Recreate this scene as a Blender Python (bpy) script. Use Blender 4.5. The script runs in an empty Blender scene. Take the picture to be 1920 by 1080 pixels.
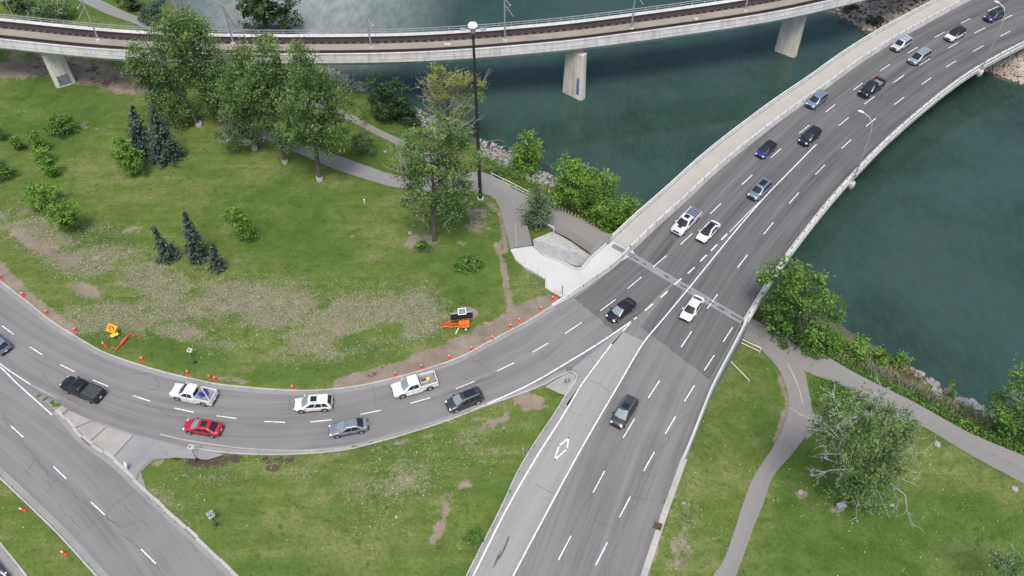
import bpy, bmesh, math, random
import numpy as np
from mathutils import Vector, Matrix
from mathutils.geometry import tessellate_polygon
R = math.radians
rng = np.random.default_rng(7)
random.seed(7)
SC = bpy.context.scene
COL = SC.collection

# ---------------------------------------------------------------- camera, sky, sun, exposure
CAM_H, PITCH, HFOV, ROLL = 90.0, R(48.3), R(62.0), R(0.5)
F = 960.0 / math.tan(HFOV / 2)
U = Vector((0, math.sin(PITCH), math.cos(PITCH)))
X = Vector((1, 0, 0))
FW = Vector((0, math.cos(PITCH), -math.sin(PITCH)))
c_, s_ = math.cos(ROLL), math.sin(ROLL)
RT = X * c_ - U * s_
UP = X * s_ + U * c_
cam = bpy.data.cameras.new('camera')
cam.sensor_width = 36
cam.angle = HFOV
cam.clip_start = 1
cam.clip_end = 20000
co = bpy.data.objects.new('camera', cam)
COL.objects.link(co)
m = Matrix((RT, UP, -FW)).transposed().to_4x4()
m.translation = (0, 0, CAM_H)
co.matrix_world = m
SC.camera = co

SUN_EL, SUN_AZ = R(66), R(-178)      # azimuth from +Y towards +X
w = bpy.data.worlds.new('World')
SC.world = w
w.use_nodes = True
wn = w.node_tree
bg = wn.nodes['Background']
sky = wn.nodes.new('ShaderNodeTexSky')
sky.sky_type = 'NISHITA'
sky.sun_disc = False
sky.sun_elevation = SUN_EL
sky.sun_rotation = SUN_AZ
sky.air_density = 0.8
sky.dust_density = 4.0
sky.ozone_density = 1.0
wn.links.new(sky.outputs[0], bg.inputs[0])
bg.inputs[1].default_value = 0.125
sl = bpy.data.lights.new('sun', 'SUN')
sl.energy = 1.5
sl.angle = R(18)
sl.color = (1.0, 0.965, 0.91)
so = bpy.data.objects.new('sun', sl)
COL.objects.link(so)
sd = Vector((math.sin(SUN_AZ) * math.cos(SUN_EL), math.cos(SUN_AZ) * math.cos(SUN_EL), math.sin(SUN_EL)))
so.rotation_euler = sd.to_track_quat('Z', 'Y').to_euler()
SC.view_settings.view_transform = 'Standard'
SC.view_settings.look = 'None'
SC.view_settings.gamma = 1
SC.view_settings.use_curve_mapping = False
SC.view_settings.exposure = 0.68

# ---------------------------------------------------------------- helpers: survey points to the place
def ray(px, py):
    x, y = px - 960.0, py - 540.0
    return (FW + RT * (x / F) - UP * (y / F))

def P(px, py, z=0.0):
    d = ray(px, py)
    t = (z - CAM_H) / d.z
    return Vector((d.x * t, d.y * t, z))

def PY(px, py, Y):
    d = ray(px, py)
    t = Y / d.y
    return Vector((d.x * t, Y, CAM_H + d.z * t))

RMAT = np.array([list(RT), list(UP), list(FW)])
def to_px(xyz):
    v = (np.asarray(xyz, float) - np.array([0, 0, CAM_H])) @ RMAT.T
    return np.stack([960 + F * v[..., 0] / v[..., 2], 540 - F * v[..., 1] / v[..., 2]], -1)

def mpp(p):      # metres per survey pixel at point p
    return (Vector((0, 0, CAM_H)) - p).dot(-FW) / F

def spline(pts, step=1.0):
    """Catmull-Rom through points (list of Vector), resampled every `step` metres."""
    p = np.array([list(q) for q in pts], float)
    if len(p) == 2:
        n = max(2, int(np.linalg.norm(p[1] - p[0]) / step) + 1)
        return p[0] + (p[1] - p[0]) * np.linspace(0, 1, n)[:, None]
    e = np.vstack([2 * p[0] - p[1], p, 2 * p[-1] - p[-2]])
    out = []
    for i in range(1, len(e) - 2):
        a, b, c, d = e[i - 1], e[i], e[i + 1], e[i + 2]
        t = np.linspace(0, 1, 24, endpoint=False)[:, None]
        out.append(0.5 * ((2 * b) + (c - a) * t + (2 * a - 5 * b + 4 * c - d) * t**2 + (-a + 3 * b - 3 * c + d) * t**3))
    out = np.vstack(out + [p[-1:]])
    return resample(out, step)

def resample(a, step=None, n=None):
    s = np.concatenate([[0], np.cumsum(np.linalg.norm(np.diff(a, axis=0), axis=1))])
    if n is None:
        n = max(2, int(round(s[-1] / step)) + 1)
    t = np.linspace(0, s[-1], n)
    return np.stack([np.interp(t, s, a[:, k]) for k in range(a.shape[1])], 1)

def px_line(pts, z=0.0, step=1.0):
    return spline([P(x, y, z) for x, y in pts], step)

def smooth(a, k=5, it=3):
    a = a.copy()
    for _ in range(it):
        b = a.copy()
        b[1:-1] = (a[:-2] + a[1:-1] * 2 + a[2:]) / 4
        a = b
    return a

def normals2d(a):
    t = np.gradient(a[:, :2], axis=0)
    t /= np.linalg.norm(t, axis=1)[:, None] + 1e-9
    return np.stack([-t[:, 1], t[:, 0]], 1)       # left of travel

def offset(a, d, z=None):
    b = a.copy()
    b[:, :2] += normals2d(a) * d
    if z is not None:
        b[:, 2] = z
    return b

# ---------------------------------------------------------------- helpers: materials
def new_mat(name):
    mt = bpy.data.materials.new(name)
    mt.use_nodes = True
    nt = mt.node_tree
    return mt, nt, nt.nodes['Principled BSDF']

def N(nt, t, **kw):
    n = nt.nodes.new(t)
    for k, v in kw.items():
        if k in n.inputs:
            n.inputs[k].default_value = v
        else:
            setattr(n, k, v)
    return n

def noise(nt, scale, detail=4, vec=None, rough=0.6):
    n = N(nt, 'ShaderNodeTexNoise')
    n.inputs['Scale'].default_value = scale
    n.inputs['Detail'].default_value = detail
    n.inputs['Roughness'].default_value = rough
    if vec is not None:
        nt.links.new(vec, n.inputs['Vector'])
    return n.outputs['Fac']

def ramp(nt, fac, stops):
    r = N(nt, 'ShaderNodeValToRGB')
    e = r.color_ramp.elements
    while len(e) < len(stops):
        e.new(0.5)
    for i, (p, c) in enumerate(stops):
        e[i].position = p
        e[i].color = (*c, 1) if len(c) == 3 else c
    nt.links.new(fac, r.inputs[0])
    return r.outputs[0]

def mix(nt, fac, a, b, mode='MIX'):
    n = N(nt, 'ShaderNodeMix', data_type='RGBA', blend_type=mode)
    for s, v in ((0, fac), (6, a), (7, b)):
        if isinstance(v, (int, float)):
            n.inputs[s].default_value = v
        elif isinstance(v, tuple):
            n.inputs[s].default_value = (*v, 1) if len(v) == 3 else v
        else:
            nt.links.new(v, n.inputs[s])
    return n.outputs[2]

def mth(nt, op, a, b=0.0, clamp=False):
    n = N(nt, 'ShaderNodeMath', operation=op, use_clamp=clamp)
    for s, v in ((0, a), (1, b)):
        if isinstance(v, (int, float)):
            n.inputs[s].default_value = v
        else:
            nt.links.new(v, n.inputs[s])
    return n.outputs[0]

def bump(nt, bsdf, h, strength=0.3, dist=0.05):
    b = N(nt, 'ShaderNodeBump')
    b.inputs['Strength'].default_value = strength
    b.inputs['Distance'].default_value = dist
    nt.links.new(h, b.inputs['Height'])
    nt.links.new(b.outputs[0], bsdf.inputs['Normal'])

def plain(name, col, rough=0.6, metal=0.0, spec=0.5, coat=0.0, var=0.12, scale=3.0, emit=0.0):
    mt, nt, b = new_mat(name)
    tc = N(nt, 'ShaderNodeTexCoord')
    nz = noise(nt, scale, 5, tc.outputs['Object'])
    lo = tuple(c * (1 - var) for c in col)
    hi = tuple(min(1, c * (1 + var)) for c in col)
    nt.links.new(ramp(nt, nz, [(0.3, lo), (0.7, hi)]), b.inputs['Base Color'])
    b.inputs['Roughness'].default_value = rough
    b.inputs['Metallic'].default_value = metal
    b.inputs['Specular IOR Level'].default_value = spec
    b.inputs['Coat Weight'].default_value = coat
    b.inputs['Coat Roughness'].default_value = 0.05
    if emit:
        b.inputs['Emission Color'].default_value = (*col, 1)
        b.inputs['Emission Strength'].default_value = emit
    return mt

def concrete(name, col, stain=0.25, streak=False):
    mt, nt, b = new_mat(name)
    g = N(nt, 'ShaderNodeNewGeometry').outputs['Position']
    a = noise(nt, 0.35, 6, g, 0.65)
    c = noise(nt, 6.0, 4, g)
    lo = tuple(x * (1 - stain) for x in col)
    base = ramp(nt, a, [(0.35, lo), (0.6, col)])
    base = mix(nt, 0.25, base, ramp(nt, c, [(0.3, lo), (0.7, tuple(min(1, x * 1.12) for x in col))]))
    if streak:
        mp = N(nt, 'ShaderNodeMapping')
        mp.inputs['Scale'].default_value = (1.6, 1.6, 0.12)
        nt.links.new(g, mp.inputs[0])
        s = noise(nt, 1.0, 4, mp.outputs[0])
        base = mix(nt, ramp(nt, s, [(0.47, (0, 0, 0)), (0.70, (0.7, 0.7, 0.7))]), base, tuple(x * 0.55 for x in col))
    nt.links.new(base, b.inputs['Base Color'])
    b.inputs['Roughness'].default_value = 0.85
    bump(nt, b, c, 0.25, 0.02)
    return mt

def asphalt(name, col, streak=0.3, pale=1.25):
    """UV: u metres along the lane, v metres across."""
    mt, nt, b = new_mat(name)
    uv = N(nt, 'ShaderNodeUVMap').outputs[0]
    mp = N(nt, 'ShaderNodeMapping')
    mp.inputs['Scale'].default_value = (0.012, 0.55, 1)
    nt.links.new(uv, mp.inputs[0])
    s1 = noise(nt, 1.0, 3, mp.outputs[0], 0.5)
    mp2 = N(nt, 'ShaderNodeMapping')
    mp2.inputs['Scale'].default_value = (0.05, 1.7, 1)
    nt.links.new(uv, mp2.inputs[0])
    s2 = noise(nt, 1.0, 4, mp2.outputs[0], 0.6)
    g = N(nt, 'ShaderNodeNewGeometry').outputs['Position']
    bl = noise(nt, 0.16, 5, g, 0.6)
    fine = noise(nt, 9.0, 3, g, 0.7)
    v = mth(nt, 'ADD', mth(nt, 'MULTIPLY', s1, 0.55), mth(nt, 'MULTIPLY', s2, 0.45))
    lo = tuple(c * (1 - streak) for c in col)
    hi = tuple(c * (1 + streak * 1.0) for c in col)
    base = ramp(nt, v, [(0.36, lo), (0.5, col), (0.64, hi)])
    base = mix(nt, ramp(nt, bl, [(0.4, (0, 0, 0)), (0.7, (0.55, 0.55, 0.55))]), base, tuple(c * pale for c in col))
    base = mix(nt, 0.18, base, ramp(nt, fine, [(0.3, tuple(c * 0.6 for c in col)), (0.7, tuple(c * 1.5 for c in col))]))
    nt.links.new(base, b.inputs['Base Color'])
    b.inputs['Roughness'].default_value = 0.85
    b.inputs['Specular IOR Level'].default_value = 0.3
    bump(nt, b, fine, 0.2, 0.01)
    return mt

M = {}
M['asphalt_bridge'] = asphalt('asphalt_bridge', (0.112, 0.1115, 0.111), 0.52, 1.15)
M['asphalt_ramp'] = asphalt('asphalt_ramp', (0.176, 0.1745, 0.171), 0.28)
M['asphalt_main'] = asphalt('asphalt_main', (0.163, 0.162, 0.159), 0.32)
M['concrete_lane'] = asphalt('concrete_lane', (0.265, 0.260, 0.250), 0.2, 1.1)
M['path'] = asphalt('path_asphalt', (0.215, 0.209, 0.200), 0.07, 1.12)
M['paint'] = None
M['concrete'] = concrete('pale_concrete', (0.42, 0.42, 0.40))
M['new_concrete'] = concrete('new_concrete', (0.50, 0.505, 0.485), 0.12)
M['bridge_concrete'] = concrete('bridge_concrete', (0.52, 0.52, 0.505), 0.2, True)
M['kerb'] = concrete('kerb_concrete', (0.42, 0.412, 0.385), 0.25)
M['gutter'] = concrete('gutter_concrete', (0.255, 0.256, 0.252), 0.2)
M['island'] = concrete('island_concrete', (0.325, 0.32, 0.295), 0.22)
M['sidewalk'] = concrete('sidewalk_concrete', (0.385, 0.37, 0.335), 0.12)
M['pier'] = concrete('pier_concrete', (0.62, 0.595, 0.525), 0.25, True)
M['fascia'] = concrete('rail_bridge_concrete', (0.57, 0.575, 0.56), 0.22, True)
M['tan'] = concrete('deck_tan', (0.285, 0.255, 0.205), 0.25)
M['track'] = concrete('track_bed', (0.040, 0.031, 0.031), 0.3)
M['rail'] = plain('rail_steel', (0.09, 0.065, 0.06), 0.45, 0.6)
M['plinth'] = concrete('plinth', (0.15, 0.125, 0.11), 0.3)
M['galv'] = plain('galvanised_steel', (0.50, 0.53, 0.54), 0.4, 0.55)
M['white_rail'] = plain('white_painted_steel', (0.72, 0.73, 0.72), 0.5)
M['dark_steel'] = plain('dark_steel', (0.035, 0.033, 0.033), 0.5, 0.2)
M['joint'] = concrete('joint_concrete', (0.24, 0.245, 0.25), 0.2)
M['black'] = plain('black_rubber', (0.015, 0.015, 0.016), 0.8)
M['orange'] = plain('safety_orange', (0.85, 0.16, 0.02), 0.5)
M['red_orange'] = plain('cone_red_orange', (0.80, 0.055, 0.035), 0.55)
M['yellow'] = plain('sign_yellow', (0.85, 0.58, 0.02), 0.5)
M['sign_orange'] = plain('sign_orange', (0.85, 0.38, 0.01), 0.5)
M['white'] = plain('white_paint', (0.80, 0.80, 0.80), 0.5, var=0.03)
M['wood'] = plain('weathered_wood', (0.36, 0.31, 0.28), 0.9, var=0.3, scale=1.5)
M['boulder'] = concrete('boulder_stone', (0.34, 0.335, 0.33), 0.4)
M['stone'] = concrete('lawn_stone', (0.33, 0.32, 0.30), 0.35)
M['boulder_tan'] = concrete('boulder_stone_tan', (0.42, 0.365, 0.31), 0.4)
M['bark'] = plain('bark', (0.105, 0.088, 0.075), 0.95, var=0.4, scale=2.0)
M['bark_pale'] = plain('pale_dead_wood', (0.33, 0.305, 0.275), 0.9, var=0.25, scale=2.0)
M['graffiti'] = plain('blue_grey_paint', (0.12, 0.19, 0.36), 0.7, var=0.5, scale=2.5)
M['patch_paint'] = concrete('grey_cover_paint', (0.19, 0.21, 0.22), 0.2)

def paint_mat():
    mt, nt, b = new_mat('road_paint')
    g = N(nt, 'ShaderNodeNewGeometry').outputs['Position']
    a = noise(nt, 3.0, 6, g, 0.7)
    nt.links.new(ramp(nt, a, [(0.34, (0.30, 0.30, 0.30)), (0.50, (0.74, 0.74, 0.74))]), b.inputs['Base Color'])
    b.inputs['Roughness'].default_value = 0.7
    return mt
M['paint'] = paint_mat()
M['paint_worn'] = concrete('worn_road_paint', (0.42, 0.41, 0.39), 0.45)
M['paint_yellow'] = concrete('worn_yellow_paint', (0.46, 0.43, 0.32), 0.3)
M['crack'] = plain('tar_crack', (0.085, 0.085, 0.085), 0.7)

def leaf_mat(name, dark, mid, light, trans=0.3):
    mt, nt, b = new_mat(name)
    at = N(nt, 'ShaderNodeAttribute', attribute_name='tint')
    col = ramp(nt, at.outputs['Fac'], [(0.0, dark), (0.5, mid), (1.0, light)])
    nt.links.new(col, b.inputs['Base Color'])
    b.inputs['Roughness'].default_value = 0.55
    b.inputs['Specular IOR Level'].default_value = 0.35
    tr = N(nt, 'ShaderNodeBsdfTranslucent')
    nt.links.new(col, tr.inputs[0])
    mx = N(nt, 'ShaderNodeMixShader')
    mx.inputs[0].default_value = trans
    nt.links.new(b.outputs[0], mx.inputs[1])
    nt.links.new(tr.outputs[0], mx.inputs[2])
    nt.links.new(mx.outputs[0], nt.nodes['Material Output'].inputs[0])
    return mt
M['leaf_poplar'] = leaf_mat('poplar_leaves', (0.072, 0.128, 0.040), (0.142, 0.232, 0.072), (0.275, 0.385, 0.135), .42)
M['leaf_grey'] = leaf_mat('grey_green_leaves', (0.085, 0.135, 0.062), (0.15, 0.225, 0.105), (0.26, 0.34, 0.18), .4)
M['leaf_dying'] = leaf_mat('thin_green_leaves', (0.085, 0.145, 0.050), (0.158, 0.248, 0.084), (0.28, 0.39, 0.15), .42)
M['leaf_yellow'] = leaf_mat('yellow_green_leaves', (0.14, 0.19, 0.05), (0.25, 0.31, 0.07), (0.42, 0.43, 0.085), .4)
M['leaf_bright'] = leaf_mat('bright_green_leaves', (0.070, 0.155, 0.022), (0.145, 0.29, 0.040), (0.26, 0.43, 0.075), .35)
M['leaf_mid'] = leaf_mat('green_leaves', (0.049, 0.105, 0.022), (0.098, 0.203, 0.036), (0.182, 0.329, 0.063))
M['leaf_dark'] = leaf_mat('dark_green_leaves', (0.024, 0.052, 0.020), (0.048, 0.095, 0.033), (0.09, 0.15, 0.055), .3)
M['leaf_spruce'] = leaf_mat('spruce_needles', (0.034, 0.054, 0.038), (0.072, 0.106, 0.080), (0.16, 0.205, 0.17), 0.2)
M['leaf_blue'] = leaf_mat('blue_green_leaves', (0.05, 0.085, 0.07), (0.10, 0.15, 0.125), (0.16, 0.22, 0.18))
M['weed'] = leaf_mat('pale_weeds', (0.17, 0.19, 0.10), (0.30, 0.30, 0.19), (0.48, 0.45, 0.34), 0.35)
M['tuft'] = leaf_mat('grass_blades', (0.07, 0.125, 0.025), (0.12, 0.18, 0.045), (0.20, 0.25, 0.085), 0.4)
M['flower'] = plain('white_petals', (0.78, 0.78, 0.70), 0.7)
M['plume'] = leaf_mat('pale_grass_plumes', (0.17, 0.19, 0.11), (0.28, 0.29, 0.19), (0.42, 0.40, 0.29), 0.2)

# ---------------------------------------------------------------- helpers: mesh
class MB:
    def __init__(s):
        s.v, s.f, s.uv = [], [], []
    def add(s, vs, fs, uvs=None):
        o = len(s.v)
        s.v.extend([tuple(v) for v in vs])
        s.f.extend([tuple(i + o for i in f) for f in fs])
        if uvs is not None:
            s.uv.extend([tuple(u) for u in uvs])
        return s
    def box(s, c, d, rz=0.0, taper=1.0, mat=None):
        hx, hy, hz = d[0] / 2, d[1] / 2, d[2] / 2
        vs = []
        for z, t in ((-hz, 1.0), (hz, taper)):
            for x, y in ((-hx, -hy), (hx, -hy), (hx, hy), (-hx, hy)):
                vs.append(Vector((x * t, y * t, z)))
        q = Matrix.Rotation(rz, 4, 'Z')
        if mat is not None:
            q = mat
        vs = [q @ v + Vector(c) for v in vs]
        return s.add(vs, [(3, 2, 1, 0), (4, 5, 6, 7), (0, 1, 5, 4), (1, 2, 6, 5), (2, 3, 7, 6), (3, 0, 4, 7)])
    def tube(s, pts, r, n=6, cap=True):
        pts = [Vector(p) for p in pts]
        if isinstance(r, (int, float)):
            r = [r] * len(pts)
        rings = []
        for i, p in enumerate(pts):
            d = (pts[min(i + 1, len(pts) - 1)] - pts[max(i - 1, 0)]).normalized()
            a = d.cross(Vector((0, 0, 1)))
            if a.length < 1e-3:
                a = Vector((1, 0, 0))
            a.normalize()
            b = d.cross(a)
            rings.append([p + (a * math.cos(2 * math.pi * k / n) + b * math.sin(2 * math.pi * k / n)) * r[i] for k in range(n)])
        vs = [v for g in rings for v in g]
        fs = []
        for i in range(len(pts) - 1):
            for k in range(n):
                fs.append((i * n + k, i * n + (k + 1) % n, (i + 1) * n + (k + 1) % n, (i + 1) * n + k))
        if cap:
            fs.append(tuple(range(n))[::-1])
            fs.append(tuple((len(pts) - 1) * n + k for k in range(n)))
        return s.add(vs, fs)
    def lathe(s, prof, c=(0, 0, 0), n=14, axis='Z'):
        vs = []
        for r, h in prof:
            for k in range(n):
                a = 2 * math.pi * k / n
                if axis == 'Z':
                    vs.append((c[0] + r * math.cos(a), c[1] + r * math.sin(a), c[2] + h))
                else:
                    vs.append((c[0] + r * math.cos(a), c[1] + h, c[2] + r * math.sin(a)))
        fs = [(i * n + k, i * n + (k + 1) % n, (i + 1) * n + (k + 1) % n, (i + 1) * n + k) for i in range(len(prof) - 1) for k in range(n)]
        fs.append(tuple(range(n))[::-1])
        fs.append(tuple((len(prof) - 1) * n + k for k in range(n)))
        return s.add(vs, fs)
    def sweep(s, line, prof, closed=True, caps=True):
        """line: Nx3; prof: list of (offset_left, dz); closed profile loop."""
        nn = normals2d(line)
        k = len(prof)
        vs = []
        for p, q in zip(line, nn):
            for o, dz in prof:
                vs.append((p[0] + q[0] * o, p[1] + q[1] * o, p[2] + dz))
        fs = []
        for i in range(len(line) - 1):
            for j in range(k if closed else k - 1):
                a, b = i * k + j, i * k + (j + 1) % k
                fs.append((a, b, b + k, a + k))
        if closed and caps:
            fs.append(tuple(range(k))[::-1])
            fs.append(tuple((len(line) - 1) * k + j for j in range(k)))
        return s.add(vs, fs)
    def strip(s, L, Rr, nv=1):
        """ruled sheet between two polylines with equal counts, with metre UVs."""
        n = len(L)
        w_ = np.linalg.norm(L - Rr, axis=1)
        c = (L + Rr) / 2
        u = np.concatenate([[0], np.cumsum(np.linalg.norm(np.diff(c, axis=0), axis=1))])
        vs, uv = [], []
        for i in range(n):
            for j in range(nv + 1):
                t = j / nv
                vs.append(tuple(L[i] * (1 - t) + Rr[i] * t))
                uv.append((u[i], w_[i] * (1 - t)))
        k = nv + 1
        fs = [(i * k + j, i * k + j + 1, (i + 1) * k + j + 1, (i + 1) * k + j) for i in range(n - 1) for j in range(nv)]
        return s.add(vs, fs, uv)
    def poly(s, pts):
        pts = [Vector(p) for p in pts]
        tr = tessellate_polygon([pts])
        return s.add(pts, [tuple(t) for t in tr])
    def mesh(s, name, mat, smooth_angle=None):
        me = bpy.data.meshes.new(name)
        me.from_pydata(s.v, [], s.f)
        if s.uv and len(s.uv) == len(s.v):
            ul = me.uv_layers.new(name='UVMap')
            idx = np.zeros(len(me.loops), np.int32)
            me.loops.foreach_get('vertex_index', idx)
            ul.data.foreach_set('uv', np.array(s.uv, np.float32)[idx].ravel())
        bm = bmesh.new()
        bm.from_mesh(me)
        bmesh.ops.recalc_face_normals(bm, faces=bm.faces)
        bm.to_mesh(me)
        bm.free()
        me.materials.append(mat)
        if smooth_angle:
            me.shade_smooth()
            me.set_sharp_from_angle(angle=R(smooth_angle))
        return me
    def build(s, name, mat, parent=None, smooth_angle=None, up=False):
        me = s.mesh(name, mat, smooth_angle)
        if up:
            sheet_up(me)
        return link(name, me, parent)

def sheet_up(me):
    if len(me.polygons) and sum(p.normal.z * p.area for p in me.polygons) < 0:
        me.flip_normals()

def link(name, me, parent=None, loc=None):
    o = bpy.data.objects.new(name, me)
    COL.objects.link(o)
    if parent is not None:
        o.parent = parent
    if loc is not None:
        o.location = loc
    return o

def fast_mesh(name, verts, quads, mat, tint=None):
    me = bpy.data.meshes.new(name)
    nv, nf, k = len(verts), len(quads), quads.shape[1]
    me.vertices.add(nv)
    me.vertices.foreach_set('co', np.ascontiguousarray(verts, np.float32).ravel())
    me.loops.add(nf * k)
    me.loops.foreach_set('vertex_index', np.ascontiguousarray(quads, np.int32).ravel())
    me.polygons.add(nf)
    me.polygons.foreach_set('loop_start', np.arange(0, nf * k, k, dtype=np.int32))
    me.polygons.foreach_set('loop_total', np.full(nf, k, np.int32))
    if tint is not None:
        a = me.attributes.new('tint', 'FLOAT', 'POINT')
        a.data.foreach_set('value', np.ascontiguousarray(tint, np.float32))
    me.update(calc_edges=True)
    me.validate()
    me.materials.append(mat)
    return me

def tag(o, label=None, cat=None, group=None, kind=None):
    if label: o['label'] = label
    if cat: o['category'] = cat
    if group: o['group'] = group
    if kind: o['kind'] = kind
    return o

def thing(name, label, cat, loc=(0, 0, 0), rz=0.0, group=None):
    o = bpy.data.objects.new(name, None)
    COL.objects.link(o)
    o.location = loc
    o.rotation_euler = (0, 0, rz)
    o.empty_display_size = 0.3
    return tag(o, label, cat, group)

def struct(name, mb, mat, up=True, sm=None):
    return tag(mb.build(name, mat, None, sm, up), kind='structure')

def dup_tree(o, parent=None):
    c = o.copy()
    COL.objects.link(c)
    if parent is not None:
        c.parent = parent
    for ch in list(o.children):
        dup_tree(ch, c)
    return c
# ================================================================ TERRAIN
WATER = -7.5
RAMP_KERB = [(0, 529), (53, 570), (90, 600), (140, 632), (200, 665), (283, 693), (353, 711), (420, 724), (540, 734), (610, 733), (680, 724),
             (755, 707), (805, 692), (867, 670), (920, 641), (987, 606), (1037, 575)]
RAMP_KERB_EXT = [(-60, 476)] + RAMP_KERB
BARRIER_BASE = [(1037, 575), (1058, 564), (1078, 552), (1100, 538), (1122, 523), (1144, 508), (1165, 490), (1185, 470)]
RAMP_LOW = [(117, 762), (155, 780), (200, 796), (250, 813), (300, 826), (353, 838), (433, 848), (533, 851), (640, 843), (700, 830), (773, 809),
            (840, 787), (907, 761), (965, 741), (1017, 721), (1042, 707), (1067, 696)]
NOSE = [(1067, 696), (1077, 697), (1083, 705), (1080, 716), (1072, 728), (1060, 746)]
MAIN_LEFT = [(1060, 746), (1042, 775), (1000, 838), (970, 890), (940, 955), (900, 1034), (877, 1080), (845, 1150)]
RIGHT_EDGE = [(1395, 603), (1376, 640), (1352, 685), (1330, 728), (1312, 772), (1293, 820), (1277, 858), (1263, 897), (1240, 960), (1218, 1026), (1200, 1080), (1178, 1150)]
LL_RIGHT = [(106, 770), (130, 797), (160, 829), (213, 867), (258, 910), (300, 950), (377, 1021), (436, 1078), (520, 1160)]
LL_LEFT = [(-60, 835), (0, 893), (60, 950), (117, 1006), (177, 1072), (250, 1155)]
CORNER = [(-40, 972), (0, 1022), (45, 1078), (90, 1140)]

def W2(pts, z=0.0):
    return [tuple(P(x, y, z)[:2]) for x, y in pts]

def inside(poly, x, y):
    r = np.zeros(x.shape, bool)
    n = len(poly)
    for i in range(n):
        x1, y1 = poly[i]
        x2, y2 = poly[(i + 1) % n]
        c = (y1 > y) != (y2 > y)
        xi = (x2 - x1) * (y - y1) / ((y2 - y1) if abs(y2 - y1) > 1e-12 else 1e-12) + x1
        r ^= c & (x < xi)
    return r

ROAD_POLYS = [
    W2(RAMP_KERB_EXT + BARRIER_BASE + [(1185, 478), (1393, 600)] + RIGHT_EDGE + [(845, 1150)] + MAIN_LEFT[::-1] + NOSE[::-1] + RAMP_LOW[::-1] + [(60, 735), (-60, 660)]),
    W2([(-60, 640), (60, 735), (110, 765)] + LL_RIGHT + [(250, 1155)] + LL_LEFT[::-1]),
    W2(CORNER + [(-200, 1140), (-200, 1000)]),
]
SLAB_POLY_PX = [(957, 467), (998, 461), (1017, 477), (1050, 491), (1086, 505), (1104, 484), (1166, 440), (1190, 475), (1160, 492), (1098, 536), (1052, 556), (1040, 550), (1022, 538), (1023, 523), (1007, 513), (983, 500), (966, 485)]
ROAD_POLYS.append(W2(SLAB_POLY_PX))
ISLAND_PX = [(101, 766), (130, 762), (200, 793), (300, 824), (353, 838), (420, 850), (390, 864), (330, 860), (288, 862), (264, 884), (285, 948), (250, 905), (205, 868), (160, 835), (106, 776)]
ROAD_POLYS.append(W2(ISLAND_PX))
ROAD_POLYS.append(W2([(1067, 694), (1084, 703), (1064, 748), (1050, 740), (1018, 725), (1045, 706)]))
PAD = [(999, 449, -1.9), (1038, 433, -4.05), (1107, 475, -4.3), (1130, 490, -4.4), (1096, 500, -1.2), (1060, 493, -.35), (1017, 476, -.25), (1001, 462, -.5)]

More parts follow.
